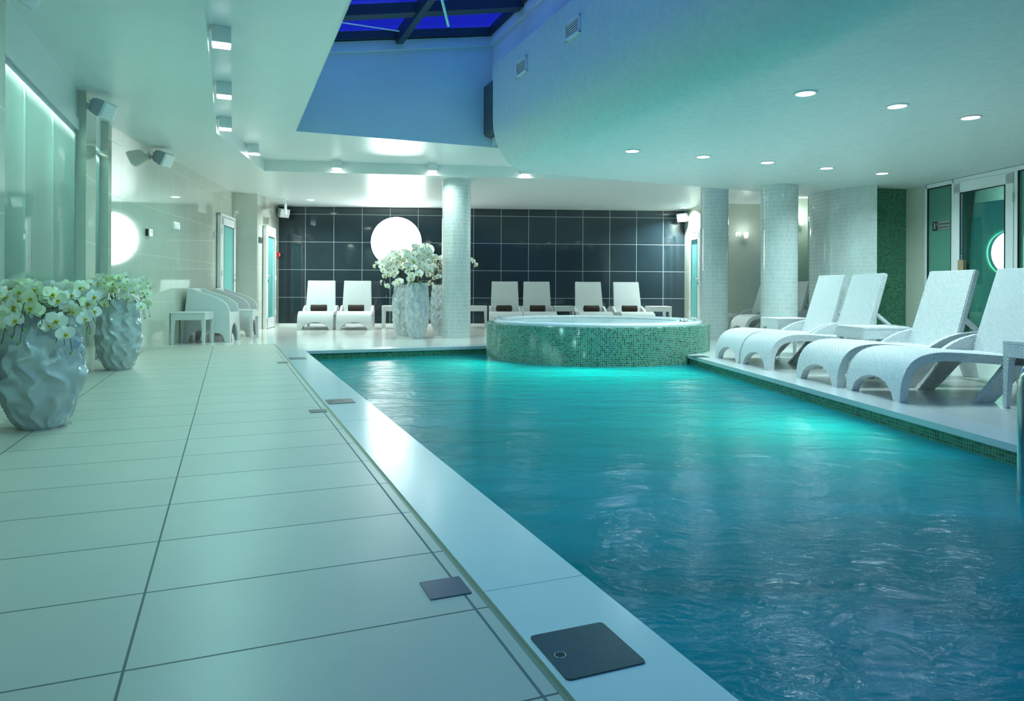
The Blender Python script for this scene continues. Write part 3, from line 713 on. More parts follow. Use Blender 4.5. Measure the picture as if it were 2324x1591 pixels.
# ------------------------------------------------------------------ doors
def door(name, p, q, z1, lab, hinge_left=True, sill=.0, pane='glass_frosted', handle=True):
    """framed door between floor points p (left as seen) and q, standing on the wall face"""
    p = V(p.x, p.y, 0); q = V(q.x, q.y, 0); L = (q-p).length; ang = math.atan2((q-p).y, (q-p).x)
    r = root(name, (p+q)/2, ang); struct(r, lab, 'door')
    m = MB(); fw = .05
    m.box((-L/2+fw/2, -.02, z1/2), (fw, .06, z1)); m.box((L/2-fw/2, -.02, z1/2), (fw, .06, z1)); m.box((0, -.02, z1-fw/2), (L, .06, fw))
    m.build('frame', 'white_paint', r, bevel=.004)
    w = L-2*fw-.012; st = .11
    m = MB(); zz = z1-fw-.012
    for x in (-w/2+st/2, w/2-st/2): m.box((x, -.03, zz/2+.01), (st, .05, zz-.01))
    m.box((0, -.03, zz-.07), (w, .05, .14)); m.box((0, -.03, .11), (w, .05, .20))
    leaf = m.build('leaf', 'white_paint', r, bevel=.004)
    MB().box((0, -.03, zz/2+.03), (w-2*st+.01, .012, zz-.33)).build('pane', pane, leaf)
    m = MB()
    for x in (-w/2+st, w/2-st): m.box((x, -.056, zz/2+.03), (.010, .004, zz-.34))
    m.box((0, -.056, zz-.14), (w-2*st, .004, .010)); m.build('gasket', 'black_gap', leaf)
    hx = (w/2-.05)*(1 if hinge_left else -1)
    if handle:
        m = MB(); m.lathe([(.022, 0), (.022, .01)], 14, (hx, -.062, 1.03)); m.tube([(hx, -.055, 1.03), (hx, -.10, 1.03), (hx-.11*(1 if hinge_left else -1), -.10, 1.03)], .009, 8)
        m.box((hx, -.058, .93), (.03, .008, .05)); m.build('handle', 'chrome', leaf)
    m = MB()
    for z in (.3, z1*.5, z1-.3): m.tube([((-w/2-.004)*(1 if hinge_left else -1), -.06, z-.05), ((-w/2-.004)*(1 if hinge_left else -1), -.06, z+.05)], .009, 8)
    m.build('hinge', 'white_paint', leaf)
    return r
def on_wall(px, p0, p1):
    k, _ = ray(px, CY); p0 = V(p0.x, p0.y, 0); d = (V(p1.x, p1.y, 0)-p0)
    t = (k*p0.y-p0.x)/(d.x-k*d.y); return p0 + d*t
WA = PA(S2+.15, TP-.02)
nl = (JL-WA).normalized(); nl = V(nl.y, -nl.x, 0)
door('door_1', on_wall(491, WA, JL)+nl*.02, on_wall(526, WA, JL)+nl*.02, 2.07, 'white framed door with teal glass between the armchairs and the return wall')
nf = (BL-JRt).normalized(); nf = V(nf.y, -nf.x, 0)
door('door_2', on_wall(595.5, JRt, BL)+nf*.02, on_wall(618, JRt, BL)+nf*.02, 2.02, 'white framed door with pale glass at the left end of the black wall', hinge_left=False)
nr = (C0-BR).normalized(); nr = V(nr.y, -nr.x, 0)
door('door_3', on_wall(1571, BR, C0)+nr*.02, on_wall(1596, BR, C0)+nr*.02, 2.05, 'white framed door half hidden behind the far right column')
# glass entrance on the right
ge = root('door_4', RW0, rang); struct(ge, 'white framed glass door and side panels on the right wall', 'door')
def rl(px):
    q = on_wall(px, RW0, RW1); return (q-V(RW0.x, RW0.y, 0)).length
z1 = ZR-.005
xs = [rl(2104), rl(2165), rl(2308), (RWE-RW0).length]
# local x runs toward camera; local -y faces the room? rd x up
m = MB()
for x in xs: m.box((x+.02, 0, z1/2), (.055, .08, z1))
m.box((xs[3]/2, 0, z1-.03), (xs[3]+.05, .08, .06)); m.box(((xs[0]+xs[1])/2, 0, .03), (xs[1]-xs[0], .08, .06)); m.box(((xs[2]+xs[3])/2, 0, .03), (xs[3]-xs[2], .08, .06))
m.build('frame', 'white_paint', ge, bevel=.004)
for (x0, x1) in ((xs[0], xs[1]), (xs[2], xs[3])):
    o = MB().box(((x0+x1)/2+.02, 0, z1/2), (x1-x0-.05, .012, z1-.12)).build('side_pane', 'glass_side', ge)
    m = MB()
    for x in (x0+.052, x1-.012): m.box((x, -.03, z1/2), (.012, .02, z1-.12))
    m.box(((x0+x1)/2+.02, -.03, z1-.066), (x1-x0-.05, .02, .012)); m.build('gasket', 'black_gap', ge)
dw = xs[2]-xs[1]-.06; dx = (xs[1]+xs[2])/2+.02
m = MB(); st = .12
for s in (-1, 1): m.box((dx+s*(dw/2-st/2), -.015, z1/2-.03), (st, .07, z1-.08))
m.box((dx, -.015, z1-.135), (dw, .07, .15)); m.box((dx, -.015, .10), (dw, .07, .18))
lf = m.build('leaf', 'white_paint', ge, bevel=.005)
MB().box((dx, -.01, z1/2), (dw-2*st+.01, .012, z1-.40)).build('pane', 'glass_door', lf)
m = MB()
for s in (-1, 1): m.box((dx+s*(dw/2-st-.004), -.052, z1/2), (.012, .008, z1-.42))
m.box((dx, -.052, z1-.212), (dw-2*st, .008, .012)); m.build('gasket', 'black_gap', lf)
m = MB()
for z in (.35, 1.95): m.tube([(xs[2]-.008, -.06, z-.06), (xs[2]-.008, -.06, z+.06)], .011, 8)
m.build('hinge', 'white_paint', lf)
hx = rl(2190)
# wooden block handle on a steel bar
hp = on_wall(2196, RW0, RW1); dz = hp.y
zt_, zb_ = Pd(2196, 590, dz).z, Pd(2196, 617, dz).z
hx = (hp-V(RW0.x, RW0.y, 0)).length
hs = -1
MB().box((hx, -.085, (zt_+zb_)/2), (.10, .05, zt_-zb_)).build('handle_block', 'wood', lf, bevel=.004)
MB().tube([(hx-.01, -.085, zb_-.25), (hx-.01, -.085, zt_+.07)], .006, 8).build('handle_bar', 'chrome', lf)
m = MB(); m.box((hx, -.045, zt_-.03), (.012, .07, .012)); m.box((hx, -.045, zb_+.03), (.012, .07, .012)); m.build('handle_post', 'chrome', lf)

def text_mesh(txt, size, mat, name, parent, loc, rot, ext=.0006):
    c = bpy.data.curves.new(name, 'FONT'); c.body = txt; c.size = size; c.extrude = ext; c.align_x = 'LEFT'
    t = bpy.data.objects.new(name, c); COL.objects.link(t)
    bpy.context.view_layer.update()
    me = bpy.data.meshes.new_from_object(t.evaluated_get(bpy.context.evaluated_depsgraph_get()))
    COL.objects.unlink(t); bpy.data.objects.remove(t)
    me.materials.clear(); me.materials.append(M[mat])
    o = bpy.data.objects.new(name, me); COL.objects.link(o); o.parent = parent; o.location = loc; o.rotation_euler = rot
    return o
# shower sign on the side pane
sc_ = on_wall(2137, RW0, RW1); zz = Pd(2137, 512, sc_.y).z
x0, x1 = rl(2118), rl(2156)
r = root('door_sign', V(RW0.x, RW0.y, 0)+rd*((x0+x1)/2) + V(rd.y, -rd.x, 0)*.012 + V(0, 0, zz), rang)
tag(r, 'small grey sign with a black pictogram square on the glass side panel', 'sign')
wS_, hS_ = x1-x0, .125
MB().box((wS_*.15, 0, 0), (wS_*.70, .004, hS_*.92)).build('plate', 'sign_grey', r)
MB().box((-wS_*.35, -.001, 0), (wS_*.30, .005, hS_)).build('pictogram_square', 'sign_ink', r)
m = MB(); px0 = -wS_*.38
m.lathe([(.010, 0), (.010, .001)], 12, (0, 0, 0))
m2 = MB()
def bar(mb, x0, z0, x1, z1, w): 
    d = V(x1-x0, 0, z1-z0).normalized(); n = V(-d.z, 0, d.x)*w/2
    a = V(x0, -.0045, z0); b = V(x1, -.0045, z1)
    mb.quad([a-n, b-n, b+n, a+n])
for q in ((0, .025, .0, -.005, .014), (0, -.005, .016, -.025, .008), (.016, -.025, .03, -.045, .008), (0, -.005, -.012, -.03, .008), (-.012, -.03, -.015, -.045, .008), (0, .018, .022, .005, .006), (.03, .02, .045, .035, .012), (.028, .008, .04, -.01, .004)):
    bar(m2, px0+q[0]*1.1, q[1], px0+q[2]*1.1, q[3], q[4])
for k in range(10):
    pass
hd_ = [(px0+.011*math.cos(2*pi*k/14), -.0045, .038+.011*math.sin(2*pi*k/14)) for k in range(14)]
m2.add(hd_, [tuple(range(14))]); m2.build('pictogram', 'sign_white', r)
text_mesh('Прием душа', .036, 'sign_ink', 'lettering', r, (-wS_*.17, -.0035, .012), (pi/2, 0, 0))
text_mesh('обязателен', .036, 'sign_ink', 'lettering', r, (-wS_*.17, -.0035, -.038), (pi/2, 0, 0))

# ------------------------------------------------------------------ small wall fittings
wang = math.atan2((JL-WA).y, (JL-WA).x)
def wall_item(px, py, p0, p1, ang, nrm, size, mat, name, lab, cat, bev=.004, off=0.0):
    q = on_wall(px, p0, p1); z = Pd(px, py, q.y).z
    r = root(name, V(q.x, q.y, z) + nrm*(size[1]/2+off), ang); tag(r, lab, cat)
    MB().box((0, 0, 0), size).build('housing', mat, r, bevel=bev)
    return r
r = wall_item(334, 528, WA, JL, wang, nl, (.11, .045, .09), 'white_plastic', 'room_thermostat', 'white thermostat box on the polished left wall', 'thermostat')
MB().box((.02, -.024, .015), (.03, .004, .025)).build('display', 'grey_plastic', r); MB().box((-.058, .005, 0), (.012, .03, .088)).build('side_cover', 'dark_plastic', r)
r = wall_item(399, 512, WA, JL, wang, nl, (.24, .012, .10), 'white_plastic', 'switch_panel', 'white panel of three light switches on the polished left wall', 'switch', .002)
for k in (-1, 0, 1): MB().box((k*.075, -.010, -.012), (.05, .014, .06)).build('rocker', 'white_plastic', r, bevel=.003)
wall_item(487, 534, WA, JL, wang, nl, (.14, .008, .11), 'sign_grey', 'door_plate', 'grey plate on the wall left of the teal glass door', 'sign', .001)
wall_item(590, 545, JRt, BL, math.atan2((BL-JRt).y, (BL-JRt).x), nf, (.26, .01, .11), 'dark_plastic', 'door_plate', 'dark plate on the wall beside the pale glass door', 'sign', .001)
fa = wall_item(629, 578, JRt, BL, math.atan2((BL-JRt).y, (BL-JRt).x), nf, (.10, .05, .10), 'red_plastic', 'fire_alarm', 'red fire alarm call point by the left end of the black wall', 'fire alarm')
MB().box((0, -.027, 0), (.05, .006, .05)).build('press_plate', 'sign_white', fa)
rangj = math.atan2((JRt-JL).y, (JRt-JL).x); nj = V(math.sin(rangj), -math.cos(rangj), 0)
q = on_wall(529.5, JL-b2*.2, JRt); z = Pd(529.5, 489, q.y).z
r = root('motion_sensor', V(q.x, q.y, z)+nj*.0, rangj); tag(r, 'small round white sensor on the short return wall', 'sensor')
m = MB(); 
for (rr, y) in ((.034, 0),): pass
vs = []; prof_ = [(.034, 0), (.034, -.02), (.024, -.035), (.001, -.038)]
for (rr, y) in prof_:
    for k in range(18): vs.append((rr*math.cos(2*pi*k/18), y, rr*math.sin(2*pi*k/18)))
m.add(vs, [(i*18+k, i*18+(k+1) % 18, (i+1)*18+(k+1) % 18, (i+1)*18+k) for i in range(3) for k in range(18)], None, 0, True); m.build('dome', 'white_plastic', r)
# exit sign hanging from the soffit
p = Pd(648, 478, 13.9)
r = root('exit_sign', V(p.x, p.y, ZS), BB+pi/2+.15); tag(r, 'hanging white sign seen edge on below the ceiling near the far left door', 'sign')
MB().box((0, 0, -.19), (.30, .03, .20)).build('panel', 'sign_white', r, bevel=.004)
m = MB(); m.tube([(-.1, 0, -.09), (-.1, 0, 0)], .004, 6); m.tube([(.1, 0, -.09), (.1, 0, 0)], .004, 6); m.lathe([(.06, -.012), (.06, 0)], 18); m.build('hanger', 'white_paint', r)
m = MB()
for s in (-1, 1):
    m.box((-.02, s*.0165, -.19), (.11, .002, .12)); m.box((.09, s*.0165, -.19), (.05, .002, .04))
m.build('emblem', 'sign_blue', r)
# dome camera and small camera
p = Pz(1503, 481, ZS); r = root('dome_camera', V(p.x, p.y, ZS)); tag(r, 'white dome camera under the ceiling at the right end of the black wall', 'camera')
MB().lathe([(.065, 0), (.065, -.06), (.05, -.10), (.02, -.125), (.001, -.13)], 24).build('housing', 'white_plastic', r)
m = MB(); m.lathe([(.03, 0), (.03, .03), (.02, .04), (.001, .043)], 16); o = m.build('lens', 'dark_plastic', r); o.location = (0, -.030, -.085); o.rotation_euler = (1.9, 0, 0)
# speakers
def speaker(p, az, tilt, lab, back=.10, s=1.0):
    """az: direction it faces (xy angle), p: mount point on wall or ceiling"""
    r = root('wall_speaker', p, az); tag(r, lab, 'speaker', 'white and grey wall speakers'); 
    R = Matrix.Rotation(tilt, 3, 'Y')
    c = V(back+.10*s, 0, -.02)
    def fn(a, b, w): return c + R @ V(a*s, w*s, b*s)
    # trapezoid cabinet: narrow at back
    m = MB(); vs = []
    for (x, hw, hh) in ((-.10, .06, .06), (-.02, .105, .085), (.085, .115, .095)):
        for (sy, sz) in ((-1, -1), (1, -1), (1, 1), (-1, 1)): vs.append(fn(x, hh*sz, hw*sy))
    fs = [(3, 2, 1, 0), (8, 9, 10, 11)]
    for i in (0, 1):
        for k in range(4): fs.append((i*4+k, i*4+(k+1) % 4, i*4+4+(k+1) % 4, i*4+4+k))
    m.add(vs, fs); m.build('cabinet', 'grey_plastic', r, bevel=.010*s)
    m = MB(); vs = []
    for (x, hw, hh) in ((.086, .113, .093), (.110, .100, .080)):
        for (sy, sz) in ((-1, -1), (1, -1), (1, 1), (-1, 1)): vs.append(fn(x, hh*sz, hw*sy))
    m.add(vs, [(3, 2, 1, 0), (4, 5, 6, 7)] + [(k, (k+1) % 4, 4+(k+1) % 4, 4+k) for k in range(4)]); m.build('grille', 'white_plastic', r, bevel=.006)
    m = MB(); m.lathe([(.035, -.03), (.04, 0), (.03, .03)], 12, (.03, 0, -.01)); m.tube([(0, 0, 0), (back*.7, 0, -.01), (back+.02, 0, -.02)], .018, 8); m.build('bracket', 'white_plastic', r)
    m = MB(); m.tube([(.01, .01, .06), (.03, .03, .0), (.06, .02, -.04), (.09, 0, -.02)], .004, 6); m.build('cable', 'dark_plastic', r)
    return r
q = PA(SP+.06, TP, 2.44); speaker(q, AA-.45, .45, 'grey speaker bracketed to the top of the first tiled pillar on the left', back=.045, s=.82)
q = on_wall(341, WA, JL); speaker(V(q.x, q.y, Pd(341, 355, q.y).z)+nl*.01, wang-pi/2-.25, .45, 'grey speaker bracketed high on the polished left wall', back=.05, s=.92)
q = PA(SN-.06, TP, 2.50); speaker(q, AA-.3, .5, 'speaker cut off by the top left corner of the picture', back=.03, s=.7)
q = BL + nf*.02 + V(0, 0, 2.42) - b1*.15; speaker(q, BB-.75, .3, 'white fronted speaker in the left corner of the black wall', back=.06)
q = BR - b2*.0 + V(0, 0, 2.42) - b1*.15; speaker(q, BB+pi+.75, .3, 'white fronted speaker in the right corner of the black wall', back=.06)

# ------------------------------------------------------------------ floor plates and skimmer lids
def plateA(name, s0, s1, t0, t1, z, mat, lab, cat, hole=False, group=None):
    r = root(name, PA((s0+s1)/2, (t0+t1)/2, z), AA); tag(r, lab, cat, group)
    m = MB(); L, W = t1-t0, s1-s0
    pts = []
    rr = .010 if hole else .002
    for (cx, cy, a) in ((L/2-rr, W/2-rr, 0), (-L/2+rr, W/2-rr, 90), (-L/2+rr, -W/2+rr, 180), (L/2-rr, -W/2+rr, 270)):
        for k in range(5):
            th = math.radians(a+22.5*k); pts.append((cx+rr*math.cos(th), cy+rr*math.sin(th)))
    m.prism(pts, -.001, .0035, lambda a, b, w: V(a, b, w)); m.build('plate', mat, r)
    if hole:
        MB().lathe([(.011, .0037), (.001, .0037)], 20, (-L/2+.028, -W*.02, .0005), caps=False).build('finger_hole', 'black_gap', r)
        MB().lathe([(.0125, .0036), (.0125, .0044), (.011, .0044), (.011, .0036)], 20, (-L/2+.028, -W*.02, 0), caps=False).build('hole_rim', 'chrome', r)
    return r
gl_ = 'skimmer lids in the left coping'; gp_ = 'metal floor plates beside the left coping'
plateA('skimmer_lid', 1.232, 1.42, .618, .80, .003, 'dark_steel', 'large dark skimmer lid with a finger hole in the coping nearest the viewer', 'skimmer lid', True, gl_)
plateA('skimmer_lid', 4.80, 4.99, .620, .80, .003, 'dark_steel', 'dark skimmer lid in the middle of the left coping', 'skimmer lid', True, gl_)
plateA('skimmer_lid', 8.03, 8.22, .618, .80, .003, 'dark_steel', 'dark skimmer lid in the left coping near the far pool corner', 'skimmer lid', True, gl_)
plateA('floor_plate', 1.685, 1.794, .466, .574, .0, 'steel', 'square steel plate in the floor tiles nearest the viewer', 'floor plate', False, gp_)
plateA('floor_plate', 4.522, 4.630, .472, .577, .0, 'steel', 'square steel plate in the floor tiles halfway along the left coping', 'floor plate', False, gp_)
plateA('floor_plate', 7.68, 7.79, .472, .577, .0, 'steel', 'square steel plate in the floor tiles near the far pool corner', 'floor plate', False, gp_)
q = Pz(1588, 810); r = root('skimmer_lid', V(q.x, q.y, .003), BB); tag(r, 'dark skimmer lid in the right coping at the foot of the hot tub', 'skimmer lid', gl_.replace('left', 'right'))
MB().box((0, 0, .001), (.17, .2, .004)).build('plate', 'dark_steel', r)
# hairline joints in the left coping
for i, s in enumerate((1.679, 4.16, 6.64)):
    m = MB(); m.box((0, 0, 0), (TI-TG-.004, .0025, .0012)); struct(m.build('trim_%d' % (8+i), 'joint_pale', loc=PA(s, (TG+TI)/2, .003), rot=AA), 'hairline joint in the left coping', 'joint')
# handrail at the right
pb = Pz(2320, 1120, ZW); hb = V(pb.x, pb.y, 0)
m = MB(); hz = Pd(2320, 800, pb.y).z
pts = [hb + V(0, 0, -.9), hb + V(0, 0, hz-.16)]
for k in range(1, 9):
    th = k*pi/16; pts.append(hb + b2*(.16-.16*math.cos(th)) + V(0, 0, hz-.16+.16*math.sin(th)))
pts += [hb + b2*.55 + V(0, 0, hz-.02), hb + b2*.66 + V(0, 0, hz-.12), hb + b2*.70 + V(0, 0, .0)]
r = root('pool_handrail', hb); tag(r, 'chrome pool handrail rising from the water at the right edge', 'handrail')
m.tube([p-hb for p in pts], .0205, 16); m.build('rail', 'chrome', r)
MB().lathe([(.045, .0), (.045, .008), (.024, .02)], 20, (b2*.70), caps=False).build('flange', 'chrome', r)

# ------------------------------------------------------------------ sun loungers
def catmull(P, n):
    out = []
    Q = [P[0]] + P + [P[-1]]
    for i in range(1, len(Q)-2):
        for k in range(n):
            t = k/n; p0, p1, p2, p3 = Q[i-1], Q[i], Q[i+1], Q[i+2]
            out.append(tuple(.5*((2*p1[j]) + (-p0[j]+p2[j])*t + (2*p0[j]-5*p1[j]+4*p2[j]-p3[j])*t*t + (-p0[j]+3*p1[j]-3*p2[j]+p3[j])*t**3) for j in (0, 1)))
    out.append(P[-1]); return out
LW = .33
def shell(prof, hw, th, arch_h, arch_w, ny=28, nx=44):
    """sheet that follows prof (x,z) with an arched cut at its lower front end and thickness th"""
    A = catmull(prof, 12); S = [0]
    for i in range(1, len(A)): S.append(S[-1]+math.hypot(A[i][0]-A[i-1][0], A[i][1]-A[i-1][1]))
    def at(s):
        i = 0
        while i < len(S)-2 and S[i+1] < s: i += 1
        t = (s-S[i])/max(1e-9, S[i+1]-S[i]); dx = A[i+1][0]-A[i][0]; dz = A[i+1][1]-A[i][1]; l = math.hypot(dx, dz)
        return A[i][0]+dx*t, A[i][1]+dz*t, dx/l, dz/l
    m = MB(); top = []; bot = []; uvs = {}
    for j in range(ny+1):
        y = -hw + 2*hw*j/ny
        s0 = arch_h*math.sqrt(max(0, 1-(y/arch_w)**2)) if abs(y) < arch_w else 0
        for i in range(nx+1):
            s = s0 + (S[-1]-s0)*(i/nx)**1.15
            x, z, tx, tz = at(s); nx_, nz_ = -tz, tx
            top.append((x, y, z)); bot.append((x - nx_*th, y, z - nz_*th)); uvs[(j, i)] = (y, s)
    W = nx+1; T = len(top)
    fs = []; uu = []
    for j in range(ny):
        for i in range(nx):
            a, b, c, d = j*W+i, j*W+i+1, (j+1)*W+i+1, (j+1)*W+i
            U = [uvs[(j, i)], uvs[(j, i+1)], uvs[(j+1, i+1)], uvs[(j+1, i)]]
            fs.append((a, d, c, b)); uu.append([U[0], U[3], U[2], U[1]])
            fs.append((T+a, T+b, T+c, T+d)); uu.append(U)
    m.add(top+bot, fs, uu, 0, True)
    # rims
    def rim(idx):
        vs = []; 
        for k in idx: vs += [top[k], bot[k]]
        n = len(idx); acc = 0; us = []
        f2 = []
        for k in range(n-1):
            l = (Vector(top[idx[k+1]])-Vector(top[idx[k]])).length
            f2.append((2*k, 2*k+1, 2*k+3, 2*k+2)); us.append([(0, acc), (th, acc), (th, acc+l), (0, acc+l)]); acc += l
        m.add(vs, f2, us, 0, False)
    rim([i for i in range(W)]); rim([ny*W+i for i in range(W)]); rim([j*W for j in range(ny+1)]); rim([j*W+nx for j in range(ny+1)])
    return m
seat_prof = [(0, 0), (.004, .09), (.02, .17), (.055, .245), (.11, .30), (.19, .335), (.30, .350), (.44, .347), (.62, .335), (.82, .320), (1.03, .312)]
def lounger_proto():
    r = root('sun_lounger', (0, 0, 0))
    shell(seat_prof, LW, .062, .155, .25).build('seat', 'wicker', r)
    # side arms
    arm = [(.74, .29), (.80, .335), (.87, .377), (.95, .410), (1.05, .436), (1.17, .448), (1.30, .446), (1.43, .428), (1.54, .395), (1.63, .345), (1.66, .30), (1.62, .262), (1.45, .258), (1.05, .258), (.80, .262)]
    for s in (-1, 1):
        y0, y1 = s*(LW-.045), s*LW
        MB().prism(arm, y0, y1, lambda a, b, w: V(a, w, b)).build('arm', 'wicker', r, bevel=.006)
        MB().prism([(.80, .275), (.98, .275), (.93, .22), (.78, .07), (.70, 0), (.56, 0), (.66, .11)], y0, y1, lambda a, b, w: V(a, w, b)).build('leg', 'wicker', r, bevel=.005)
        MB().prism([(1.34, .275), (1.62, .275), (1.66, .16), (1.70, 0), (1.58, 0), (1.53, .12), (1.46, .22)], y0, y1, lambda a, b, w: V(a, w, b)).build('leg', 'wicker', r, bevel=.005)
    # backrest: slightly tapered slab leaning back
    u = V(.20, 0, .66).normalized(); nrm = V(-u.z, 0, u.x); Lb = .69; m = MB(); vs = []; fs = []; us = []
    nU, nY = 14, 12; th = .052
    def pt(i, j, k):
        t = i/nU; w = .295 - .022*t; y = -w + 2*w*j/nY
        sag = .010*math.cos(pi*(j/nY-.5)*.9)
        return V(1.01, y, .30) + u*(Lb*t) - nrm*(0 if k == 0 else th) - nrm*(sag if k == 0 else 0)
    idx = {}
    for k in (0, 1):
        for i in range(nU+1):
            for j in range(nY+1): idx[(i, j, k)] = len(vs); vs.append(pt(i, j, k))
    for i in range(nU):
        for j in range(nY):
            for k in (0, 1):
                q = [(i, j), (i, j+1), (i+1, j+1), (i+1, j)]
                fs.append(tuple(idx[(a, b, k)] for a, b in q)); us.append([(b/nY*.58, a/nU*Lb) for a, b in q])
    m.add(vs, fs, us)
    for i in range(nU):
        for j in (0, nY): m.add([pt(i, j, 0), pt(i+1, j, 0), pt(i+1, j, 1), pt(i, j, 1)], [(0, 1, 2, 3)], [[(0, i/nU*Lb), (0, (i+1)/nU*Lb), (th, (i+1)/nU*Lb), (th, i/nU*Lb)]])
    for j in range(nY):
        for i in (0, nU): m.add([pt(i, j, 0), pt(i, j+1, 0), pt(i, j+1, 1), pt(i, j, 1)], [(0, 1, 2, 3)])
    o = m.build('backrest', 'wicker', r); 
    bm = bmesh.new(); bm.from_mesh(o.data); bmesh.ops.remove_doubles(bm, verts=bm.verts, dist=1e-4); bmesh.ops.recalc_face_normals(bm, faces=bm.faces)
    es = [e for e in bm.edges if len(e.link_faces) == 2 and e.calc_face_angle(0) > .8]; bmesh.ops.bevel(bm, geom=es, offset=.008, segments=2, affect='EDGES', clamp_overlap=True); bm.to_mesh(o.data); bm.free()
    # support strut behind
    m = MB()
    pA = V(1.01, 0, .30) + u*.30 - nrm*th
    for s in (-1, 1):
        p = V(pA.x, s*.20, pA.z); q = V(1.48, s*.20, .30); d = (q-p); L = d.length; R = Matrix((d.normalized(), V(0, 1, 0), d.normalized().cross(V(0, 1, 0)))).transposed()
        m.box((p+q)/2, (L, .045, .03), mat=R)
    m.box((1.48, 0, .30), (.04, .45, .03)); m.box((1.05, 0, .285), (.05, .58, .04)); m.box((1.50, 0, .275), (.05, .58, .03)); m.build('support_strut', 'white_plastic', r, bevel=.004)
    return r
LP = lounger_proto(); lused = [False]
def lounger(p, ang, lab, group):
    o = LP if not lused[0] else copy_tree(LP)
    lused[0] = True; o.location = (p.x, p.y, 0); o.rotation_euler = (0, 0, ang); tag(o, lab, 'sun lounger', group); return o
G1, G2, G3 = 'white loungers along the right pool edge', 'white loungers before the black wall', 'white loungers between the right columns'
fr = [((1621, 811), (1679, 827), 'white wicker lounger farthest from the viewer in the right row, next to the hot tub'), ((1680, 826.3), (1742, 841.8), 'white wicker lounger second from the hot tub in the right row'), ((1809, 857.6), (1897, 881), 'white wicker lounger third from the hot tub in the right row'), ((1924, 884), (2038, 916.5), 'white wicker lounger nearest the viewer, cut off by the right edge')]
FL_ = []
for a, b, lab in fr:
    P0, P1 = Pz(*a), Pz(*b); c = (P0+P1)/2
    FL_.append(lounger(c, BB, lab, G1))
BKL = []
feetd = 13.25
def back_pt(px):
    # feet line parallel to the black wall
    p0 = Pz(715, 749.5); k, _ = ray(px, CY); e = dB.normalized(); t = (k*p0.y-p0.x)/(e.x-k*e.y); return p0+e*t
for px, ang, lab in ((715, pi/2+math.radians(9.5), 'leftmost white lounger before the black wall'), (803, pi/2+math.radians(9), 'second white lounger from the left before the black wall, left of the vases'), (1149, pi/2+math.radians(2), 'white lounger just right of the vase column, behind the left of the hot tub'), (1227.5, pi/2+math.radians(2), 'white lounger behind the hot tub, second right of the column'), (1357, pi/2+math.radians(3), 'white lounger behind the middle of the hot tub'), (1453, pi/2+math.radians(4), 'rightmost white lounger before the black wall')):
    BKL.append(lounger(back_pt(px), ang, lab, G2))
q = Pd(1672, 659, 12.6); q.z = 0; lounger(q, BB, 'shaded white lounger between the two right columns, nearer of the two', G3)
q = Pd(1602, 659, 13.35); q.z = 0; lounger(q, BB, 'shaded white lounger behind the two right columns, by the sconce wall', G3)

# towels: one roll on each lounger of the back row
def towel_proto():
    r = root('rolled_towel', (0, 0, 0))
    m = MB(); n = 40; L = .155; vs = []
    for x in (-L, -L+.012, -L*.4, 0, L*.4, L-.012, L):
        for k in range(n):
            th = 2*pi*k/n; rr = .074 * (1 if abs(x) < L-.005 else .93) * (1+.02*math.sin(3*th+x*20)); vs.append((x, rr*1.06*math.cos(th), .072+rr*math.sin(th)*.95))
    fs = [(i*n+k, i*n+(k+1) % n, (i+1)*n+(k+1) % n, (i+1)*n+k) for i in range(6) for k in range(n)] + [tuple(range(n-1, -1, -1)), tuple(range(6*n, 7*n))]
    m.add(vs, fs, None, 0, True); m.build('roll', 'towel', r)
    m = MB()
    for e in (-1, 1):
        pts = [(e*(L+.002), (.008+.006*t)*math.cos(t), .072+(.008+.0065*t)*math.sin(t)) for t in [k*.35 for k in range(24)]]; m.tube(pts, .004, 5)
    m.build('spiral_edge', 'towel', r); return r
TPROTO = towel_proto()
tl = [(.02, .04, 'dark brown rolled towel on the leftmost back lounger'), (.01, .05, 'dark brown rolled towel on the second back lounger from the left'), (.02, .5, 'dark brown rolled towel turned askew on the lounger right of the column'), (.0, -.15, 'dark brown rolled towel on the lounger behind the left half of the hot tub'), (-.02, .2, 'dark brown rolled towel on the lounger behind the middle of the hot tub'), (.0, -.08, 'dark brown rolled towel on the rightmost back lounger')]
for i, (dy, rz, lab) in enumerate(tl):
    o = TPROTO if i == 0 else copy_tree(TPROTO)
    L_ = BKL[i]; ang = L_.rotation_euler.z; p = V(L_.location.x, L_.location.y, 0) + Matrix.Rotation(ang, 3, 'Z') @ V(.868, dy, .323)
    o.location = p; o.rotation_euler = (0, 0, ang-pi/2+rz); tag(o, lab, 'towel', 'rolled brown towels on the back loungers')

# ------------------------------------------------------------------ side tables
def table_proto():
    r = root('side_table', (0, 0, 0)); w = .225; h = .45
    MB().box((0, 0, h-.012), (2*w, 2*w, .024)).build('table_top', 'wicker', r, bevel=.006)
    m = MB()
    for s in (-1, 1):
        m.box((0, s*(w-.012), h-.066), (2*w-.008, .022, .084)); m.box((s*(w-.012), 0, h-.066), (.022, 2*w-.008, .084))
    m.build('apron', 'wicker', r, bevel=.004)
    for sx in (-1, 1):
        for sy in (-1, 1):
            m = MB(); vs = []
            for (z, a) in ((h-.10, .052), (.30, .046), (.0, .030)):
                x0 = sx*(w-.003); y0 = sy*(w-.003)
                for (ex, ey) in ((0, 0), (1, 0), (1, 1), (0, 1)): vs.append((x0-sx*ex*a, y0-sy*ey*a, z))
            m.add(vs, [(0, 1, 2, 3), (8, 9, 10, 11)] + [(i*4+k, i*4+(k+1) % 4, i*4+4+(k+1) % 4, i*4+4+k) for i in (0, 1) for k in range(4)])
            m.build('leg', 'wicker', r, bevel=.003)
    return r
TB = table_proto(); tu = [0]
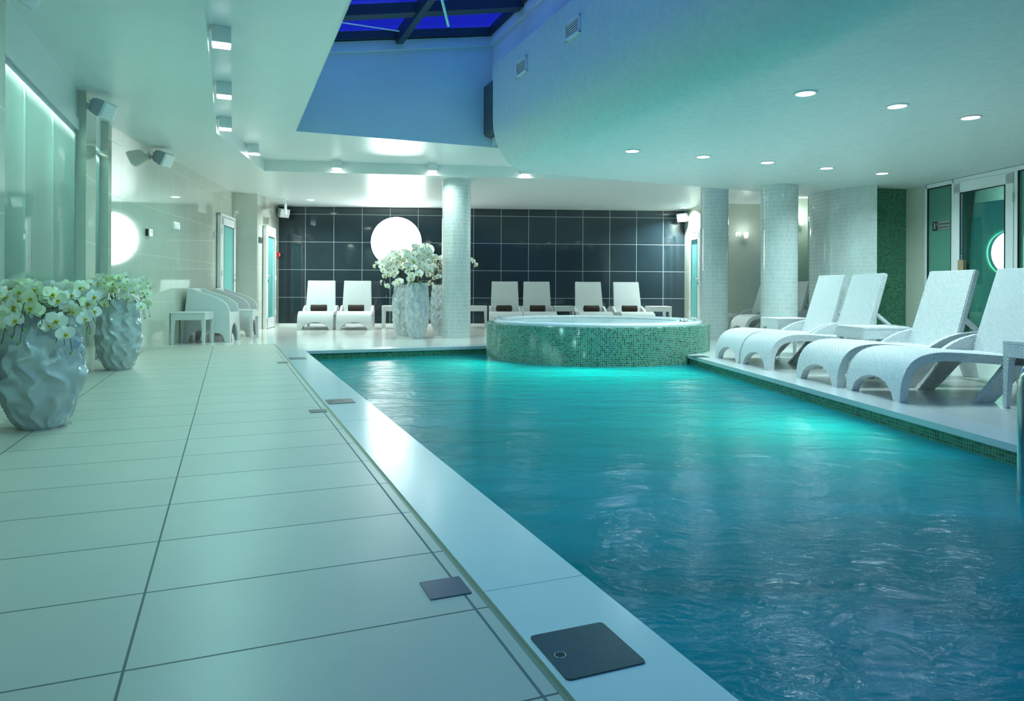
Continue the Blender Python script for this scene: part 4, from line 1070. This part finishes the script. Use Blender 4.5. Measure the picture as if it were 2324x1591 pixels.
def table(p, ang, lab, group):
    o = TB if tu[0] == 0 else copy_tree(TB); tu[0] = 1
    o.location = (p.x, p.y, 0); o.rotation_euler = (0, 0, ang); tag(o, lab, 'side table', group)
def corner(p, ang, sx=1, sy=1): return p + Matrix.Rotation(ang, 3, 'Z') @ V(sx*.225, sy*.225, 0)
t1 = corner(Pz(456, 783), wang-pi/2, -1, 1) + nl*.05
GT = 'white wicker side tables'
table(t1, wang-pi/2, 'white square side table at the left of the first armchair', GT)
p = V(-4.26, 11.02, 0); table(p, wang-pi/2, 'white square side table between the two armchairs', GT)
tb = lambda px, dd: back_pt(px) + V(0, dd, 0)
table(tb(876, .9), BB, 'white side table between the second back lounger and the vases', GT)
table(tb(1074, 1.0), BB, 'white side table right of the vase column by the black wall', GT)
tm_ = (BKL[3].location+BKL[4].location)/2 + Matrix.Rotation((BKL[3].rotation_euler.z+BKL[4].rotation_euler.z)/2, 3, 'Z') @ V(1.0, 0, 0)
table(tm_, math.radians(2.5), 'white side table between the two middle loungers behind the hot tub', GT); bpy.data.objects['side_table.004'].scale = (.93, .93, 1)
table(tb(1518, 1.0), BB, 'white side table at the right end of the back row of loungers', GT)
q = Pd(1765, 659, 8.30); q.z = 0; table(corner(q, BB, 1, 1), BB, 'white side table beside the lounger nearest the hot tub, before the thick column', GT)
q = Pd(1960, 659, 6.30); q.z = 0; table(corner(q, BB, 1, 1), BB, 'white side table between the second and third right loungers', GT)
q = Pz(2274, 925); table(corner(q, BB, 1, -1), BB, 'white side table at the right edge beside the nearest lounger', GT)

# ------------------------------------------------------------------ armchairs
def armchair_proto():
    """local x from front (0) to back, y width"""
    r = root('armchair', (0, 0, 0)); hw = .30
    outline = [(0, 0), (.012, .22), (.02, .44), (.035, .50), (.06, .548), (.10, .588), (.17, .630), (.28, .672), (.42, .715), (.56, .760), (.63, .785), (.665, .782), (.68, .75), (.72, .40), (.745, .0), (.665, 0), (.64, .09), (.59, .155), (.52, .18), (.44, .16), (.36, .135), (.26, .135), (.18, .13), (.13, .10), (.10, .05), (.09, 0)]
    for s in (-1, 1):
        MB().prism(outline, s*hw, s*(hw-.035), lambda a, b, w: V(a, w*(1-.10*(b/.78)*(0)), b)).build('side_panel', 'wicker', r, bevel=.008)
    # front panel with arch
    n = 20; pts = [(-hw+.034, 0), (-hw+.034, .43), (hw-.034, .43), (hw-.034, 0)]
    arch = [(.215*math.cos(pi*k/n), .27*math.sin(pi*k/n)) for k in range(n+1)]
    MB().prism(pts + [(a, b) for a, b in arch], .012, .045, lambda a, b, w: V(w+.02*b, a, b)).build('front_panel', 'wicker', r, bevel=.003)
    MB().box((.33, 0, .405), (.60, 2*hw-.07, .05)).build('seat', 'wicker', r, bevel=.01)
    m = MB(); m.prism([(.60, .40), (.645, .785), (.68, .78), (.735, .12), (.70, .12)], -hw+.034, hw-.034, lambda a, b, w: V(a, w, b)); m.build('backrest', 'wicker', r, bevel=.006)
    return r
AC = armchair_proto()
f0, f1 = Pz(515.5, 777), Pz(553, 770.5); c = (f0+f1)/2
AC.location = (c.x, c.y, 0); AC.scale = (.88, 1, 1); AC.rotation_euler = (0, 0, wang+pi/2-.0); tag(AC, 'white wicker tub armchair nearer the viewer against the polished left wall', 'armchair', 'white wicker armchairs')
o = copy_tree(AC); g0 = c + wd*1.28 + nl*.0; o.location = (g0.x, g0.y, 0); tag(o, 'white wicker tub armchair farther from the viewer by the teal glass door', 'armchair', 'white wicker armchairs')

# ------------------------------------------------------------------ vases
def vase(p, h, rb, rm, rt, ribs, waves, seed, lab, group, amp=.10):
    rnd = random.Random(seed); ph = rnd.random()*6
    def R(t):
        # base -> belly at .45 -> rim
        if t < .45: q = t/.45; return rb + (rm-rb)*math.sin(q*pi/2)**.85
        q = (t-.45)/.55; return rm + (rt-rm)*(q**1.9)
    NZ, NA = 112, ribs*16; m = MB(); vs = []; th = .012
    for i in range(NZ+1):
        t = i/NZ; z = h*t; fade = min(1, t/.07)*min(1, (1-t)/.03+.25)
        for k in range(NA):
            a = 2*pi*k/NA
            w = ribs*a + 1.15*math.sin(waves*2*pi*t + 2*a + ph) + 3.2*noise.noise(V(math.cos(a)*1.7, math.sin(a)*1.7, z*7.5+seed*9))
            f = 1-1.75*abs(math.sin(w/2))**.85 + 1.0*noise.noise(V(math.cos(a)*2.5+5, math.sin(a)*2.5, z*9+seed*5))
            q = R(t)*(1+amp*f*fade); vs.append((q*math.cos(a), q*math.sin(a), z))
    fs = [(i*NA+k, i*NA+(k+1) % NA, (i+1)*NA+(k+1) % NA, (i+1)*NA+k) for i in range(NZ) for k in range(NA)]
    m.add(vs, fs, None, 0, True)
    m.add([vs[k] for k in range(NA)], [tuple(range(NA-1, -1, -1))])
    # lip and inside
    ri = rt-th; top = [vs[NZ*NA+k] for k in range(NA)]
    inn = [(ri*math.cos(2*pi*k/NA), ri*math.sin(2*pi*k/NA), h) for k in range(NA)]; inn2 = [(ri*.95*math.cos(2*pi*k/NA), ri*.95*math.sin(2*pi*k/NA), h-.12) for k in range(NA)]
    m.add(top+inn+inn2, [(k, (k+1) % NA, NA+(k+1) % NA, NA+k) for k in range(NA)] + [(NA+k, NA+(k+1) % NA, 2*NA+(k+1) % NA, 2*NA+k) for k in range(NA)] + [tuple(range(2*NA, 3*NA))], None, 0, True)
    return tag(m.build('vase', 'vase_glaze', loc=(p.x, p.y, 0), recalc=True), lab, 'vase', group)
v1 = Pz(93.5, 975); v1 += V(v1.x, v1.y, 0).normalized()*.09; v1.z = 0
v2 = Pz(270, 840); v2 += V(v2.x, v2.y, 0).normalized()*.09; v2.z = 0
vase(v1, .70, .105, .195, .145, 10, 5.0, 1, 'large grey glazed vase with wavy ribs nearest the viewer on the left', 'wavy grey vases')
vase(v2, .67, .105, .185, .14, 10, 5.0, 2, 'grey glazed vase with wavy ribs beside the second left pillar', 'wavy grey vases')
GC = 'tall wavy vases beside the column'
va = Pz(916, 763); vb = Pz(946.5, 768.8); vc = Pz(1002, 761.4)
for v in (va, vb, vc): v += V(v.x, v.y, 0).normalized()*.09; v.z = 0
va = va; vase(va, .86, .10, .185, .15, 13, 6.5, 3, 'left of the three tall wavy grey vases, half behind the middle one', GC)
vase(vb, .885, .10, .185, .15, 13, 6.5, 4, 'middle and foremost of the three tall wavy grey vases', GC)
vase(vc, .86, .10, .185, .15, 13, 6.5, 5, 'right of the three tall wavy grey vases, partly hidden by the column', GC)

# ------------------------------------------------------------------ orchids
def petal(m, ang, L, W, cup, mi=0):
    nu, nv = 5, 4; vs = []; R = Matrix.Rotation(ang, 3, 'Z')
    for i in range(nu+1):
        t = i/nu; w = W*math.sin(pi*(.10+.84*t))**.75
        for j in range(nv+1):
            y = (j/nv-.5)*2*w; z = cup*(t*t)*L + .18*abs(y)*(1-t) - .10*y*y/W
            vs.append(R @ V(L*(.08+.92*t), y, z))
    m.add(vs, [(i*(nv+1)+j, i*(nv+1)+j+1, (i+1)*(nv+1)+j+1, (i+1)*(nv+1)+j) for i in range(nu) for j in range(nv)], None, mi, True)
def flower_proto(name, mat):
    r = MB()
    petal(r, pi/2, .046, .018, -.15); petal(r, pi/2+2.2, .044, .017, -.1); petal(r, pi/2-2.2, .044, .017, -.1)
    petal(r, .28, .052, .029, .22); petal(r, pi-.28, .052, .029, .22)
    o = r.build(name, mat, recalc=False)
    m = MB(); m.add([(0, 0, 0)], [])
    petal(m, -pi/2, .020, .009, .5); petal(m, -pi/2+.9, .013, .006, 1.0); petal(m, -pi/2-.9, .013, .006, 1.0)
    m.lathe([(.002, 0), (.006, .004), (.005, .012), (.001, .014)], 8)
    l = m.build('lip', 'lip', o, loc=(0, 0, .004), recalc=False); l['label'] = 'yellow flower centre'
    return o
def look(n, roll):
    q = Vector(n).normalized().to_track_quat('Z', 'Y'); return q @ Quaternion((0, 0, 1), roll)
def orchid(p, z0, nst, Rr, hgt, lab, seed, fsc, mats, nfl=4, azs=None, drop=1.0, leaves=3, group='orchid arrangements', rim=.11, buds=2, zend=(-.2, .1), tpk=.45, rmin=.35):
    rnd = random.Random(seed); r = root('orchid_plant', V(p.x, p.y, z0)); tag(r, lab, 'flowers', group)
    protos = []
    st_ = None
    for k in range(nst):
        az = azs[k % len(azs)] + rnd.uniform(-.2, .2) if azs else 2*pi*k/nst + rnd.uniform(-.25, .25)
        R0 = Rr*rnd.uniform(rmin, 1.0); up = hgt*rnd.uniform(.6, 1.15); ze = rnd.uniform(*zend)
        Aq = ((up+.1)-(ze+.1)*tpk*tpk)/(tpk-tpk*tpk); Bq = Aq-(ze+.1)
        d = V(math.cos(az), math.sin(az), 0); b = d*rim*rnd.uniform(.1, .7)
        pts = []
        for i in range(13):
            t = i/12; pts.append(b + d*(R0*t**1.15) + V(0, 0, -.10 + Aq*t - Bq*t*t))
        m = MB(); m.tube(pts, [.0034*(1-.55*i/12)*fsc**.5 for i in range(13)], 6)
        sd = V(-d.y, d.x, 0); fl = []
        for q in range(nfl):
            t = .42 + .56*(q+rnd.random()*.5)/nfl; i = min(11, int(t*12)); c = pts[i].lerp(pts[i+1], t*12-i)
            off = (sd*(1 if q % 2 else -1)*.028 + V(0, 0, .012) + d*.012)*fsc; m.tube([c, c+off*.6, c+off], .0018*fsc**.5, 5)
            nn = d*rnd.uniform(.2, .9) + V(0, -.75, 0)*rnd.uniform(.3, 1.1) + V(rnd.uniform(-.5, .5), 0, rnd.uniform(-.35, .45)); fl.append((c+off*1.15, nn, rnd.uniform(-.5, .5)))
        for q in range(buds):
            c = pts[12-q]; m.tube([c, c+(sd*.007*(1 if q else -1)-V(0, 0, .004))*fsc], .0012, 5)
        m.build('stem', 'stem', r, recalc=False)
        for (c, nn, ro) in fl:
            mat = mats[rnd.randrange(len(mats))]
            if mat not in FPROTO:
                o = flower_proto('flower', mat); FPROTO[mat] = o; o.parent = r
            else:
                o = copy_tree(FPROTO[mat], r)
            o.location = c; o.rotation_mode = 'QUATERNION'; o.rotation_quaternion = look(nn, ro); s = fsc*rnd.uniform(.85, 1.12); o.scale = (s, s, s)
        if buds and k % 2 == 0:
            m = MB(); c = pts[12]
            for q in range(buds):
                cc = pts[12-q] + (sd*.009*(1 if q else -1)-V(0, 0, .008))*fsc; MB().lathe([(.0005, -.009*fsc), (.006*fsc, -.002), (.0065*fsc, .004), (.001, .010*fsc)], 8, cc).build('bud', 'bud', r, recalc=False)
            pass
    for k in range(leaves):
        m = MB(); leaf_blade(m, (0, 0, -.04), rnd.uniform(0, 6.28), .30*fsc**.5, .022, 1.1, lift=1.0); m.build('leaf', 'leaf', r, recalc=False)
    return r
FPROTO = {}
PG = ['petal', 'petal_green']
orchid(v1, .70, 15, .33, .06, 'white and greenish orchids spilling from the nearest left vase', 11, 1.0, PG, 5, [-2.0, -1.6, -1.2, -.8, -.45, -.1, .2, .4, -1.7, -.5, -.2], leaves=2, zend=(-.29, -.02))
orchid(v2, .67, 14, .36, .17, 'white and greenish orchids spilling from the vase beside the second left pillar', 12, .95, PG, 5, [-2.2, -1.7, -1.3, -.9, -.5, -.2, .2, .5, .0, -.7], leaves=2, zend=(-.31, .12))
orchid(va, .86, 15, .62, .40, 'dense white orchids arching left out of the left tall vase', 13, 1.3, ['petal'], 6, [2.7, 3.2, -2.6, 3.9, -2.1, -1.6, 3.0, 3.5, 2.4, -2.9], leaves=4, zend=(-.25, .35), rmin=.2)
orchid(vb, .885, 16, .40, .44, 'dense white orchids rising from the middle tall vase', 14, 1.3, ['petal'], 6, [2.8, -2.6, -2.0, -1.4, -.8, -.45, -1.1, 3.4], leaves=3, zend=(-.12, .48), rmin=.15)
orchid(vc, .86, 15, .62, .40, 'white orchids arching behind the column from the right tall vase', 15, 1.3, ['petal'], 6, [2.6, 2.1, 1.6, 3.1, -2.8, 1.1, .22, .32, 2.9, 2.3], leaves=3, zend=(-.2, .42), rmin=.2)

# ------------------------------------------------------------------ sky, camera, view
w = bpy.data.worlds.new('dusk_sky'); SC.world = w; w.use_nodes = True; nt = w.node_tree; N = nt.nodes; L = nt.links
bg = N['Background']; tc = N.new('ShaderNodeTexCoord'); sx = N.new('ShaderNodeSeparateXYZ'); L.new(tc.outputs['Generated'], sx.inputs[0])
cr = N.new('ShaderNodeValToRGB'); cr.color_ramp.elements[0].position = .40; cr.color_ramp.elements[0].color = (.016, .028, .52, 1)
cr.color_ramp.elements[1].position = .95; cr.color_ramp.elements[1].color = (.10, .42, .82, 1)
L.new(sx.outputs['Z'], cr.inputs['Fac']); L.new(cr.outputs['Color'], bg.inputs['Color'])
mr = N.new('ShaderNodeMapRange'); mr.inputs['From Min'].default_value = .40; mr.inputs['From Max'].default_value = .95; mr.inputs['To Min'].default_value = .85; mr.inputs['To Max'].default_value = 2.4
L.new(sx.outputs['Z'], mr.inputs['Value']); L.new(mr.outputs[0], bg.inputs['Strength'])
cam = bpy.data.cameras.new('camera'); co = bpy.data.objects.new('camera', cam); COL.objects.link(co)
cam.sensor_fit = 'HORIZONTAL'; cam.sensor_width = 36.0; cam.lens = F/2324*36.0
cam.shift_x = (1162-CX)/2324; cam.shift_y = -(795.5-CY)/2324; cam.clip_start = .02; cam.clip_end = 200
Rm = Matrix(((math.cos(ROLL), -math.sin(ROLL), 0), (0, 0, -1), (math.sin(ROLL), math.cos(ROLL), 0)))
co.matrix_world = Matrix.Translation((0, 0, H)) @ Rm.to_4x4()
SC.camera = co
SC.view_settings.view_transform = 'Standard'; SC.view_settings.look = 'None'; SC.view_settings.exposure = 0.28; SC.view_settings.gamma = 1.0
try: SC.view_settings.use_curve_mapping = False
except Exception: pass
c = SC.cycles
c.use_denoising = True; c.max_bounces = 10; c.diffuse_bounces = 5; c.glossy_bounces = 4; c.transmission_bounces = 4; c.transparent_max_bounces = 12
c.caustics_reflective = False; c.caustics_refractive = False; c.sample_clamp_indirect = 6.0; c.use_light_tree = True
